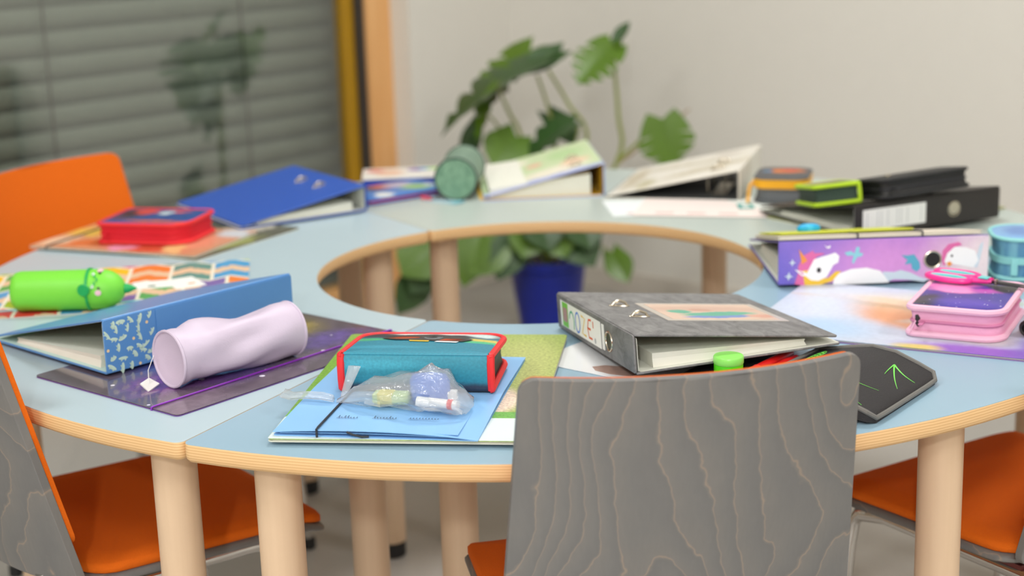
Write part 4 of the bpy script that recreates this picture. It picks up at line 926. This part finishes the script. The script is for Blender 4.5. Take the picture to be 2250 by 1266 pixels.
cd_('bumper_print', [(-.02, .002), (.004, .000), (.004, .006), (-.022, .008)], M['pgold']); cd_('bumper_print', [(.012, -.002), (.040, -.006), (.042, .000), (.014, .003)], M['pw'])
# red case
rt_ = paint('red_and_navy_hero_print', C(40, 76, 140), [(-.05, .02, .03, .035, C(46, 36, 46), .5, 30), (-.03, .03, .022, .026, C(206, 66, 56), .4, 20), (-.055, -.02, .025, .012, C(60, 60, 76), .4), (.03, .03, .022, .010, C(214, 84, 70), .4, 10), (.012, .02, .012, .016, C(196, 210, 214), .4, -20), (.02, -.045, .06, .008, C(190, 96, 60), .5)], .4, .008, 50, .1)
zip_case('red zip pencil case with a navy picture lid on the collage folder', -.688, .292, -14, .172, .128, .038, .040, .0082, (.012, .04, .012, .012), rt_, M['redside'], M['redpipe'], M['redside'])
# pink case on the horse folder
pk = paint('purple_cloud_print', C(64, 52, 150), [(-.03, .04, .035, .022, C(236, 134, 200), .5, 20), (-.02, .015, .03, .018, C(244, 150, 206), .4, -10), (.022, .02, .02, .012, C(186, 84, 180), .5, 10), (-.045, -.05, .02, .03, C(50, 46, 60), .5), (.045, .05, .025, .03, C(52, 50, 58), .25), (.01, -.05, .04, .02, C(84, 60, 176), .6), (.0, .08, .06, .02, C(60, 56, 160), .5)], .35, .008, 45, .06, stars=90)
zip_case('pink zip pencil case with a purple cloud lid on the horse folder', .572, -.455, -27, .122, .168, .041, .041, .0050, (.010, .028, .012, .012), pk, M['pinkside'], M['pinkpipe'], M['pinkzip'], pr=.0046)
pcase = bpy.data.objects['pencil_case.002']
obj('zip_gap', MB().tube([(-.0500, -.0805, .029), (-.0485, -.0805, .024), (-.0492, -.0805, .018), (-.0475, -.0805, .013)], [.002, .0034, .003, .0016], 8), M['blackp'], pcase, smooth=True)
obj('zip_cord', MB().tube([(-.050, -.0855, .022), (-.054, -.0880, .012), (-.058, -.0885, .004)], .0011, 6), M['pinkpipe'], pcase, smooth=True)
# yellow and grey case
yt = paint('grey_case_lid_print', C(82, 80, 82), [(.005, .01, .034, .022, C(214, 120, 50), .3, 10), (.01, .016, .018, .012, C(196, 62, 50), .4), (-.03, .005, .010, .010, C(70, 130, 170), .4)], .5, .006, 60, .1)
M['yel'] = plain('yellow_zip_band', C(238, 172, 20), .55, vary=.05); M['greycase'] = plain('slate_fabric', C(96, 100, 104), .6, vary=.1)
ty, tyo = zip_case('small grey pencil case with a yellow zip band and teal tag', .488, .500, -16, .102, .126, .050, .050, .0030, .026, yt, M['greycase'], M['greycase'], None, pr=.002)
obj('zip_band', MB().rings([[(a, b, zz) for a, b in rrect(.1045, .1345, .027, 7)] for zz in (.030, .032, .044, .046)]), M['yel'], ty, smooth=True, ang=40)
obj('zip_pull', MB().tube([(-.053, -.03, .038), (-.060, -.040, .030), (-.062, -.048, .008), (-.062, -.058, .002)], .0032, 8), M['yel'], ty, smooth=True)
tg_ = obj('tag', MB().prism(rrect(.030, .050, .004, 3), 0, .0016), plain('teal_tag', C(56, 156, 150), .4, vary=.04), ty, (-.062, -.088, -.0020), (0, 0, R(14)))
obj('tag_label', MB().prism(rrect(.014, .022, .002, 2), .0016, .0019), M['white'], tg_)
# lime-edged case and black zip pouch on the black binder
M['limepipe'] = plain('lime_piping', C(174, 208, 26), .55, vary=.04); M['dkgreen'] = plain('dark_green_mesh', C(40, 62, 52), .7, vary=.15, bump=.3)
lt_ = paint('brown_scene_print', C(96, 78, 56), [(.0, .03, .04, .04, C(172, 150, 110), .5), (.02, -.03, .03, .03, C(60, 56, 44), .5), (-.02, .06, .03, .02, C(196, 160, 90), .5)], .5, .01, 40, .2)
lpos = W(1830, 466, .026)
zip_case('dark pencil case edged in lime green lying on the black binder', .512, .186, 3, .080, .140, .036, .034, .0515, .008, lt_, M['dkgreen'], M['limepipe'], None, pr=.0038, tilt=(-.148, -.07))
obj('piping', MB().tube([(.0385, -.0685, .004), (.0385, -.0700, .018), (.0385, -.0685, .033)], .0038, 8), M['limepipe'], bpy.data.objects['pencil_case.004'], smooth=True)
M['blackfab'] = plain('black_nylon', C(30, 30, 31), .55, vary=.1, bump=.2)
bpos = W(1990, 455, .055)
tb, tbo = zip_case('plain black zip pouch with a metal snap lying across the black binder', .660, .184, 23, .186, .085, .034, .034, .0655, .018, M['blackfab'], M['blackfab'], M['blackfab'], M['darkzip'], pr=.003, tilt=(-.155, -.03))
obj('snap', MB().lathe([(.006, 0), (.006, .002), (.003, .003)], 16), M['steel'], tb, (-.05, .0, .0360), smooth=True)
# mint and blue box by the unicorn binder
bt = paint('blue_sea_print', C(122, 168, 214), [(-.01, .01, .04, .012, C(214, 160, 150), .5, 10), (-.03, -.012, .03, .008, C(190, 110, 90), .4), (.03, .02, .03, .02, C(150, 190, 226), .5), (-.06, .0, .02, .03, C(96, 136, 196), .5)], .35, .006, 50, .06)
bsd = paint('blue_leaf_fabric', C(64, 120, 168), [], .6, 0, 30, .0, base2=C(120, 180, 200), bscale=70)
M['mint'] = plain('mint_piping', C(142, 208, 208), .55, vary=.04)
tm, tmo = zip_case('rounded blue leaf-print pencil box with mint zip beside the unicorn binder', .792, -.172, -9, .200, .108, .066, .066, .0005, .040, bt, bsd, M['mint'], M['mint'], pull=False, pr=.0034)
obj('zip_band', MB().rings([[(a, b, zz) for a, b in rrect(.2008, .1088, .040, 7)] for zz in (.026, .0265, .036, .0365)]), M['mint'], tm, smooth=True, ang=40)
obj('zip_pull', MB().prism(rrect(.010, .004, .001, 2, -.072, -.054), .010, .036, .0005), M['mint'], tm)
# comic-print wallet and white-lidded blue box at the back left
cm = paint('busy_comic_print', C(70, 122, 190), [(-.07, .05, .05, .03, C(196, 60, 56), .4), (-.03, .03, .03, .03, C(58, 50, 56), .4), (.0, .04, .03, .03, C(206, 100, 80), .4), (.03, .03, .03, .03, C(190, 176, 190), .4), (.05, -.02, .035, .025, C(140, 186, 96), .4), (-.05, -.05, .02, .02, C(222, 222, 214), .4), (.09, -.01, .02, .012, C(214, 214, 232), .4)], .35, .012, 35, .1)
zip_case('flat blue wallet with a busy cartoon print beside the blue binder', -.286, .676, 37, .200, .130, .014, .014, .0004, .010, cm, M['redside'], plain('blue_piping', C(66, 116, 190), .5, vary=.05), None, pr=.002)
bb = thing('flat_box', 'white-lidded flat box with royal blue sides behind the green pouch', 'box', T(-.262, .832, .0), (0, 0, R(3)))
obj('box_base', MB().prism(rrect(.190, .120, .004, 3), 0, .018, .001), plain('royal_blue_box', C(14, 62, 176), .4, vary=.03), bb)
bxp = paint('colour_splash_print', C(226, 222, 214), [(-.04, .0, .03, .04, C(226, 186, 160), .5), (.02, .03, .02, .02, C(120, 80, 160), .4), (.04, .035, .02, .015, C(40, 150, 200), .4), (.06, .035, .02, .014, C(130, 190, 50), .4), (-.07, .03, .02, .02, C(220, 130, 120), .5)], .4, .008, 40)
obj('box_lid', MB().prism(rrect(.194, .124, .004, 3), .018, .0225, .001), bxp, bb)
rl = thing('ruler', 'short clear blue ruler by the green pouch', 'ruler', T(*W(975, 443)[:2], .0), (0, 0, R(-38)))
obj('ruler_blade', MB().prism(rrect(.085, .030, .002, 2), 0, .002, .0004), plain('ice_blue_acrylic', C(176, 208, 220), .15, vary=.03), rl)
obj('end_cap', MB().prism(rrect(.020, .031, .002, 2, .036, 0), .0020, .0026), plain('cyan_acrylic', C(130, 196, 214), .2, vary=.03), rl)
# rubber-tipped pencil end between wallet and pouch
pe = thing('crayon', 'small red crayon stub lying between cartoon wallet and green pouch', 'crayon', T(*W(937, 440)[:2], .004), (0, 0, R(-50)))
obj('crayon_body', MB().lathe([(.004, -.014), (.004, .010)], 12, 'X'), plain('crayon_red', C(226, 74, 84), .5, vary=.05), pe, smooth=True, ang=40)
obj('crayon_tip', MB().lathe([(.004, .010), (.0015, .018)], 12, 'X'), plain('crayon_red_wax', C(206, 50, 64), .5, vary=.05), pe, smooth=True, ang=40)

# ------------------------------------------------------------------ round pouches
def pouch(label, p0, p1, r, fab, endm, rim, soft=.0, seed=0, cap=False):
    p0, p1 = Vector(p0), Vector(p1); ax = (p1 - p0); Ln = ax.length; deg = math.degrees(math.atan2(ax.y, ax.x))
    t = thing('round_pouch', label, 'pencil case', (p0.x, p0.y, p0.z - r), (0, 0, R(deg)), 'round pencil pouches')
    rnd = random.Random(seed); n = 36; rs = []; K = 18
    def rad(k, a):
        s = k / K; d = 0
        if soft:
            d += soft * r * (.30 * math.sin(2.2 * PI * s + .6) * max(0, math.sin(a)) + .16 * math.sin(5 * a + 6 * s) * math.sin(PI * s) + .12 * math.sin(3 * a - 9 * s + 1) * math.sin(PI * s))
            d += soft * r * .35 * math.exp(-((s - .12) / .05) ** 2) * (-.7 + .3 * math.cos(2 * a))
        return r + d * min(1, 6 * s, 6 * (1 - s))
    for k in range(K + 1):
        ring = []
        for j in range(n):
            a = 2 * PI * j / n; q = rad(k, a); zz = r + q * math.sin(a)
            ring.append((Ln * k / K, q * math.cos(a), max(0.0005, zz)))
        rs.append(ring)
    b = obj('body', MB().rings(rs, True, False, False), fab, t, smooth=True, ang=80)
    for s, xx in ((-1, 0), (1, Ln)):
        e = MB().rings([[(xx, (r - .001) * math.cos(2 * PI * j / n) * f, r + (r - .001) * math.sin(2 * PI * j / n) * f) for j in range(n)] for f in (1, .96)] + [[(xx - s * dd, r * f * math.cos(2 * PI * j / n), r + r * f * math.sin(2 * PI * j / n)) for j in range(n)] for f, dd in ((.7, .003 * (1 if soft else -.3)), (.3, .005 * (1 if soft else -.3)), (.05, .005 * (1 if soft else -.3)))], True, False, True)
        obj('end_panel', e, endm, t, smooth=True, ang=80)
        obj('piping', MB().tube([(xx, r * math.cos(2 * PI * j / n), r + r * math.sin(2 * PI * j / n) * .995) for j in range(n)], .0020, 7, True), rim, t, smooth=True)
    return t
M['lilac'] = plain('lilac_leatherette', C(204, 190, 210), .5, vary=.03, bump=.12, bscale=600)
a = W(372, 790, .0062 + .034); b_ = W(637, 722, .0062 + .034)
tl = pouch('lilac cylinder pouch lying on the galaxy folder against the leafy binder', (a.x, a.y, TZ + .0046 + .036), (b_.x, b_.y, TZ + .0046 + .036), .036, M['lilac'], M['lilac'], M['lilac'], .5, 3)
obj('swing_tag', MB().prism([(-.011, -.009), (.011, -.007), (.009, .009), (-.008, .008)], 0, .002), M['white'], tl, (-.020, .020, .0024), (R(25), R(-8), R(15)))
obj('tag_thread', MB().tube([(-.020, .020, .006), (-.016, .026, .02), (-.004, .030, .036)], .0005, 5), M['white'], tl)
M['gcyl'] = marble('green_felt_marble', C(84, 128, 104), C(140, 178, 148), 40); M['gcylside'] = marble('green_felt_side', C(96, 124, 108), C(132, 156, 136), 40)
M['gcylrim'] = plain('dark_green_rim', C(50, 68, 60), .6, vary=.05)
a = W(1008, 394, .043)
pouch('green speckled cylinder pouch standing its round end toward the table hole', (a.x - .006, a.y, TZ + .0435), (a.x + .008, a.y + .165, TZ + .0435), .0425, M['gcylside'], M['gcyl'], M['gcylrim'])
# green dinosaur roll
M['dino'] = plain('green_silicone', C(122, 216, 62), .5, vary=.02); M['dinod'] = plain('deep_green_silicone', C(22, 168, 84), .5, vary=.03)
a = W(32, 640, .034); b_ = W(276, 633, .034); dv = b_ - a; Ln = dv.length; dg = math.degrees(math.atan2(dv.y, dv.x)); rr_ = .0305
td = thing('dinosaur_pencil_roll', 'bright green silicone dinosaur pencil roll on the pencil-print folder', 'pencil case', (a.x, a.y, TZ + .0030), (0, 0, R(dg)))
prof = [(.012, -.002), (.024, .0), (rr_ - .002, .004), (rr_, .012), (rr_, Ln * .68)]
obj('body', MB().lathe([(q, zz) for q, zz in prof], 40, 'X'), M['dino'], td, (0, 0, rr_), smooth=True, ang=60)
hp = [(rr_ + .0002, Ln * .70)] + [(rr_ * math.cos(f), Ln * .78 + (Ln * .22) * math.sin(f)) for f in [R(v) for v in (0, 15, 30, 45, 60, 72, 82, 88)]]
hd = obj('head', MB().lathe(hp, 40, 'X'), M['dino'], td, (0, 0, rr_), smooth=True, ang=60)
obj('collar', MB().lathe([(rr_ - .002, Ln * .675), (rr_ + .0025, Ln * .680), (rr_ + .0025, Ln * .700), (rr_ - .002, Ln * .705)], 40, 'X'), M['dinod'], td, (0, 0, rr_), smooth=True, ang=60)
obj('horn', MB().lathe([(.0075, Ln - .001), (.0072, Ln + .004), (.004, Ln + .011), (.001, Ln + .017)], 16, 'X'), M['dinod'], td, (0, 0, rr_), smooth=True, ang=60)
ca2 = -PI / 2 - .15 + .35
def on_head(xf, ang, off=.0004): 
    q = rr_ + off; return Vector((Ln * xf, q * math.cos(ang), rr_ + q * math.sin(ang)))
def patch(nm_, xf, ang, rx, ry, mat, off=.0006):
    o = on_head(xf, ang, off); nrm = Vector((0, math.cos(ang), math.sin(ang))); ux = Vector((1, 0, 0)); uy = nrm.cross(ux)
    mb = MB(frame(o, ux, uy)); mb.poly(ell(0, 0, rx, ry, 14), -.0006, .0012); return obj(nm_, mb, mat, hd, (0, 0, -rr_))
FA = R(-152)      # towards the camera
M['blush'] = plain('pink_blush', C(242, 196, 206), .5, vary=0)
obj('charm', MB().lathe([(.0085, 0), (.0095, .002), (.0085, .0045)], 20), M['dinod'], td, tuple(on_head(.675, R(168), .001)), (R(90), 0, 0), smooth=True)
for dA, s in ((-.62, 1), (.62, -1)):
    patch('cheek', .80, R(140) + .95 * dA * 1.1, .0048, .0042, M['blush']); patch('eye', .805, R(140) + .62 * dA * 1.1, .0022, .0016, M['pblack'], .0008)
for dA in (-.38, -.19, 0, .19, .38): patch('smile', .765 - .04 * (abs(dA) / .38 - .5), R(140) + dA, .0011, .0036, M['dinod'], .0008)
for dA in (-.34, .34): patch('tooth', .748, R(140) + dA, .0022, .0028, M['white'], .0008)

# ------------------------------------------------------------------ plastic bag with glue and tape
bag0 = W(742, 884, .018); bag1 = W(1030, 905, .018)
dvb = bag1 - bag0; LnB = math.hypot(dvb.x, dvb.y); dgB = math.degrees(math.atan2(dvb.y, dvb.x))
tbag = thing('plastic_bag', 'knotted clear plastic bag holding glue things on the blue folder', 'bag', (bag0.x, bag0.y, TZ + .0175), (0, 0, R(dgB)))
rs = []; rnd = random.Random(11); n = 40
prof_b = [(0, .003, .004), (.05, .006, .008), (.14, .017, .018), (.26, .026, .025), (.40, .031, .028), (.55, .034, .033), (.68, .036, .040), (.78, .033, .036), (.87, .026, .024), (.95, .022, .018), (1.0, .017, .012)]
for k, (s, hw, hh) in enumerate(prof_b):
    ring = []; off = .012 * math.sin(PI * s)
    for j in range(n):
        a = 2 * PI * j / n; wob = 1 + .13 * math.sin(5 * a + 2.3 * k) + .08 * math.sin(9 * a - 1.7 * k) + rnd.uniform(-.06, .06)
        zz = hh * .5 + hh * .5 * math.sin(a) * wob; ring.append((LnB * s, off + 1.2 * hw * math.cos(a) * wob, max(.0006, zz * 1.15)))
    rs.append(ring)
obj('film', MB().rings(rs, True, True, True), M['film'], tbag, smooth=True, ang=70)
kn = [(-.005, .0, .004), (-.02, .002, .006), (-.04, .004, .005), (-.058, .0, .004), (-.072, .006, .005)]
rs = []
for k, p in enumerate(kn):
    w_ = (.003, .006, .0055, .008, .012)[k]; rs.append([(p[0], p[1] + w_ * math.cos(2 * PI * j / 14) * (1 + .3 * math.sin(3 * j)), max(.0004, p[2] + .004 * math.sin(2 * PI * j / 14) * (1 + .3 * math.cos(4 * j)))) for j in range(14)])
obj('knot_tail', MB().rings(rs), M['film'], tbag, smooth=True, ang=70)
rs = []
for k in range(5):
    s = k / 4; rs.append([(.006 + .012 * s + (.004 + .004 * s) * math.cos(2 * PI * j / 10), .004 + .010 * s + .002 * math.sin(2 * PI * j / 10), .006 + .036 * s) for j in range(10)])
obj('knot_ear', MB().rings(rs), M['film'], tbag, smooth=True, ang=70)
def inbag(s, y): c_, q_ = math.cos(R(dgB)), math.sin(R(dgB)); return (bag0.x + c_ * LnB * s - q_ * y, bag0.y + q_ * LnB * s + c_ * y, TZ + .0195)
t = thing('tape_roller', 'blue correction tape roller inside the clear bag', 'tape roller', inbag(.66, .024), (0, 0, R(dgB + 10)))
obj('shell', MB().rings([[(a_, b2, z_) for a_, b2 in ell(0, 0, .024 * k_, .012 * k_, 20)] for k_, z_ in ((.9, 0), (1, .004), (1, .026), (.85, .032))]), plain('cobalt_plastic', C(92, 134, 220), .3, vary=.05), t, smooth=True, ang=40)
obj('nose', MB().box((.024, 0, .008), (.016, .010, .010)), M['white'], t)
t = thing('glue_stick', 'white glue stick with a red ring inside the clear bag', 'glue stick', inbag(.775, -.002), (0, 0, R(dgB - 6)))
obj('tube', MB().lathe([(.0058, -.026), (.0058, .026)], 18, 'X'), plain('white_plastic', C(240, 240, 240), .3, vary=.01), t, (0, 0, .0068), smooth=True, ang=40)
obj('ring', MB().lathe([(.0063, .014), (.0063, .020)], 18, 'X'), M['redpipe'], t, (0, 0, .0068), smooth=True, ang=40)
t = thing('eraser', 'pale green eraser with a yellow sleeve inside the clear bag', 'eraser', inbag(.40, .008), (0, 0, R(dgB + 6)))
obj('eraser_body', MB().prism(rrect(.044, .018, .004, 4), 0, .013, .002), plain('pale_green_rubber', C(190, 214, 150), .5, vary=.05), t)
obj('sleeve', MB().prism(rrect(.020, .0192, .003, 3, -.006, 0), -.0003, .0135, .001), plain('yellow_sleeve', C(226, 214, 110), .5, vary=.05), t)

# ------------------------------------------------------------------ open black pencil case with pens, under the grey binder
e1 = R(143)
tc_ = thing('open_pencil_case', 'open black pencil case with green line pattern beside the grey chair back', 'pencil case', T(.286, -.679, .0), (0, 0, R(143)))
# local x runs away from the cover towards the tray, hinge at x = 0, local y along the hinge
M['bkfab'] = plain('black_canvas', C(40, 38, 40), .7, vary=.12, bump=.5, bscale=500); M['greypipe'] = plain('grey_binding', C(112, 110, 106), .7, vary=.08, bump=.2)
obj('tray', MB().prism(rrect(.118, .196, .010, 5, .062, 0), 0, .006, .0015), M['bkfab'], tc_)
cov = []
prc = [(0.004, .016), (-.015, .020), (-.04, .025), (-.07, .030), (-.10, .027), (-.130, .017), (-.150, .011), (-.157, .005)]
def cov_pt(i, yy, th=0): 
    x_, z_ = prc[i]; return (x_, yy, z_ - th)
def cov_hw(i): return .100 if i < 6 else (.096 if i == 6 else .085)
def cf(yy): return 1.08 + (yy + .1) / .2 * .35
rs = []
for i in range(len(prc)):
    hw = cov_hw(i); ys = [hw * (2 * j / 10 - 1) for j in range(11)]
    top_ = [(prc[i][0], yy, prc[i][1] * cf(yy)) for yy in ys]; bot = [(prc[i][0], yy, max(.0006, prc[i][1] * cf(yy) * .35 - .002)) for yy in ys[::-1]]
    rs.append(top_ + bot)
cvo = obj('cover', MB().rings(rs), M['bkfab'], tc_, smooth=True, ang=50)
edge = [(prc[i][0], cov_hw(i), prc[i][1] * cf(cov_hw(i))) for i in range(len(prc))] + [(prc[-1][0] - .001, cov_hw(7) * (1 - 2 * j / 6), prc[-1][1] * cf(cov_hw(7) * (1 - 2 * j / 6))) for j in range(1, 6)] + [(prc[i][0], -cov_hw(i), prc[i][1] * cf(-cov_hw(i))) for i in range(len(prc) - 1, -1, -1)]
obj('binding', MB().tube(edge, .0030, 8), M['greypipe'], tc_, smooth=True)
obj('binding', MB().tube([(.005, -.1, .016 * cf(-.1)), (.005, .1, .016 * cf(.1))], .0030, 8), M['greypipe'], tc_, smooth=True)
M['neon'] = plain('neon_green_print', C(118, 220, 84), .5, vary=0)
def cz(x_):
    for i in range(len(prc) - 1):
        if prc[i][0] >= x_ >= prc[i + 1][0]:
            f = (prc[i][0] - x_) / (prc[i][0] - prc[i + 1][0]); return prc[i][1] * (1 - f) + prc[i + 1][1] * f
    return prc[0][1]
def gline(p, q, w0=.0012):
    pts = []
    for k in range(9):
        f = k / 8; x_ = p[0] + (q[0] - p[0]) * f; y_ = p[1] + (q[1] - p[1]) * f + .004 * math.sin(PI * f); pts.append((x_, y_, cz(x_) * cf(y_) + .0004))
    obj('line_print', MB().tube(pts, [w0 * (1 - .8 * k / 8) for k in range(9)], 5, flat=.3), M['neon'], cvo, smooth=True)
S = (-.072, .052)
for q in ((-.140, .088), (-.135, .030), (-.085, .092), (-.060, .085), (-.085, -.002), (-.045, .060)): gline(S, q)
S = (-.115, -.060)
for q in ((-.145, .0), (-.120, -.020), (-.15, -.04)): gline(S, q)
pts = [(-.016 + .0060 * math.cos(2 * PI * k / 20), -.048 + .030 * math.sin(2 * PI * k / 20), cz(-.016 + .006 * math.cos(2 * PI * k / 20)) * cf(-.048 + .030 * math.sin(2 * PI * k / 20)) + .0006) for k in range(20)]
obj('logo_ring', MB().tube(pts, .0005, 5, True), M['neon'], cvo)
for k in range(6):
    yy = -.069 + .0085 * k; obj('logo_letter', MB().tube([(-.0135, yy, cz(-.0135) * cf(yy) + .0008), (-.017, yy + .003, cz(-.017) * cf(yy) + .0008), (-.0185, yy + .001, cz(-.0185) * cf(yy) + .0008)], .0008, 5), M['neon'], cvo)
obj('care_label', MB().prism(rrect(.016, .030, .004, 3), 0, .0008), M['white'], tc_, (-.008, .004, .0232), (R(2), R(16), 0))
# pens and sharpener in the tray
M['markred'] = plain('red_marker_plastic', C(222, 30, 28), .3, vary=.04); M['markcap'] = plain('bright_red_cap', C(238, 62, 48), .35, vary=.04)
cs, sn = math.cos(R(143)), math.sin(R(143))
def tray(lx, ly, z): return (.286 + cs * lx - sn * ly, -.679 + sn * lx + cs * ly, TZ + z)
for i, (lx, ly, dA, wd) in enumerate(((.016, -.004, -88, 'with a ribbed cap nearest the black cover flap'), (.034, -.02, -91, 'tucked deep below the grey binder'))):
    t = thing('marker', 'red marker pen ' + wd, 'marker', tray(lx, ly, .0062), (0, 0, R(143 + dA)), 'red markers in the black pencil case')
    obj('barrel', MB().lathe([(.0062, -.04), (.0068, -.038), (.0068, .030), (.004, .060)], 18, 'X'), M['markred'], t, (0, 0, .0073), smooth=True, ang=40)
    obj('cap', MB().lathe([(.0072, -.052)] + [(.0073 - .0004 * (k % 2), -.050 + .003 * k) for k in range(7)] + [(.0073, -.028)], 18, 'X'), M['markcap'], t, (0, 0, .0074), smooth=True, ang=20)
sp_ = W(1602, 812, .020)
t = thing('sharpener', 'neon green round sharpener beside the red marker cap', 'sharpener', (sp_.x, sp_.y + .005, TZ + .0062), (0, 0, R(20)))
obj('cup', MB().lathe([(.0165, 0), (.018, .002), (.018, .020), (.0172, .0205)], 30), plain('neon_green_plastic', C(90, 226, 30), .3, vary=.02), t, smooth=True, ang=35)
obj('lid', MB().lathe([(.0180, .0205), (.0188, .022), (.0188, .029), (.0178, .0305), (.010, .0308)], 30), plain('pale_green_plastic', C(150, 240, 110), .3, vary=.02), t, smooth=True, ang=35)

# ------------------------------------------------------------------ scissors and marker on the right
s0_ = W(2048, 604, .051); s1_ = W(2240, 632, .051); dS = s1_ - s0_
ts = thing('scissors', 'pink and mint handled scissors lying across the pink pencil case', 'scissors', (s0_.x, s0_.y, TZ + .0500), (0, 0, math.atan2(dS.y, dS.x)))
M['hotpink'] = plain('hot_pink_plastic', C(240, 56, 150), .35, vary=.03); M['aqua'] = plain('aqua_grip', C(110, 206, 206), .45, vary=.03)
for s, mm in ((1, 'far'), (-1, 'near')):
    lp = [(.032 + .032 * math.cos(2 * PI * k / 26), s * .013 + .013 * math.sin(2 * PI * k / 26) * (1 + .15 * math.cos(2 * PI * k / 26)), .004) for k in range(26)]
    h_ = obj('handle', MB().tube(lp, .0042, 8, True), M['hotpink'], ts, smooth=True)
    li = [(.032 + .026 * math.cos(2 * PI * k / 26), s * .013 + .0078 * math.sin(2 * PI * k / 26), .004) for k in range(26)]
    obj('grip', MB().tube(li, .0032, 8, True), M['aqua'], h_, smooth=True)
    obj('shank', MB().tube([(.060, s * .010, .004), (.075, s * .005, .004), (.090, 0, .0045 + .001 * s)], .0048, 8, flat=.8), M['hotpink'], ts, smooth=True)
    obj('blade', MB().prism([(.085, s * .005), (.088, -s * .004), (.165, -s * .001), (.168, s * .001), (.12, s * .005)] if s > 0 else [(.085, -.005), (.12, -.005), (.168, -.001), (.165, .001), (.088, .004)], .0030 + .0012 * s, .0040 + .0012 * s), plain('dark_blade_steel', C(70, 70, 72), .3, metal=.6, vary=.03), ts)
obj('grip_stripe', MB().box((.080, -.002, .0085), (.014, .012, .0015)), M['aqua'], ts)
obj('rivet', MB().lathe([(.003, .0), (.003, .0075), (.002, .008)], 12), M['steel'], ts, (.096, 0, 0), smooth=True)
mk = W(2236, 722, .017)
t = thing('marker', 'rainbow striped felt pen with a black end beside the pink case', 'marker', (mk.x + .012, mk.y, TZ + .0048), (0, 0, R(42)))
obj('end_cap', MB().lathe([(.006, .001), (.006, -.002), (.0085, -.003), (.0108, -.001), (.0115, .004), (.0115, .012)], 24, 'X'), M['blackp'], t, (0, 0, .0118), smooth=True, ang=30)
obj('end_hole', MB().lathe([(.0022, -.0035), (.0022, .002)], 12, 'X'), plain('deep_black', C(8, 8, 9), .7, vary=0), t, (0, 0, .0118))
for k, c in enumerate((C(214, 216, 60), C(236, 120, 50), C(226, 60, 60), C(240, 210, 225), C(216, 70, 140), C(236, 90, 60), C(120, 190, 90))):
    obj('stripe', MB().lathe([(.0113, .012 + .011 * k), (.0113, .0228 + .011 * k)], 24, 'X'), plain('stripe_%d' % k, c, .35, vary=.02), t, (0, 0, .0118), smooth=True, ang=30)
obj('cap', MB().lathe([(.0116, .089), (.0116, .125), (.008, .132)], 24, 'X'), M['blackp'], t, (0, 0, .0118), smooth=True, ang=30)

# low cupboard along the plain wall, outside the picture but mirrored in the window
M['walnut'] = wood('brown_cupboard_wood', C(128, 92, 62), C(104, 72, 46), 'X', .5)
cb = thing('low_cupboard', 'low brown wooden cupboard against the plain wall, mirrored in the window', 'cupboard', rm(.02, 3.1, 0), (0, 0, math.atan2(DV.y, DV.x)))
for xx in (-.40, .40): obj('side_panel', MB().box((xx, -.19, .275), (.024, .34, .55)), M['walnut'], cb)
obj('top', MB().box((0, -.19, .561), (.85, .36, .022)), M['walnut'], cb)
obj('shelf', MB().box((0, -.19, .06), (.776, .33, .02)), M['walnut'], cb)
for xx in (-.195, .195):
    d = obj('door', MB().box((xx, -.352, .31), (.380, .018, .46)), M['walnut'], cb)
    obj('knob', MB().lathe([(.006, 0), (.006, .012), (.011, .016), (.009, .024)], 14), M['steel'], d, (xx + (.15 if xx < 0 else -.15), -.361, .36), (R(90), 0, 0), smooth=True)
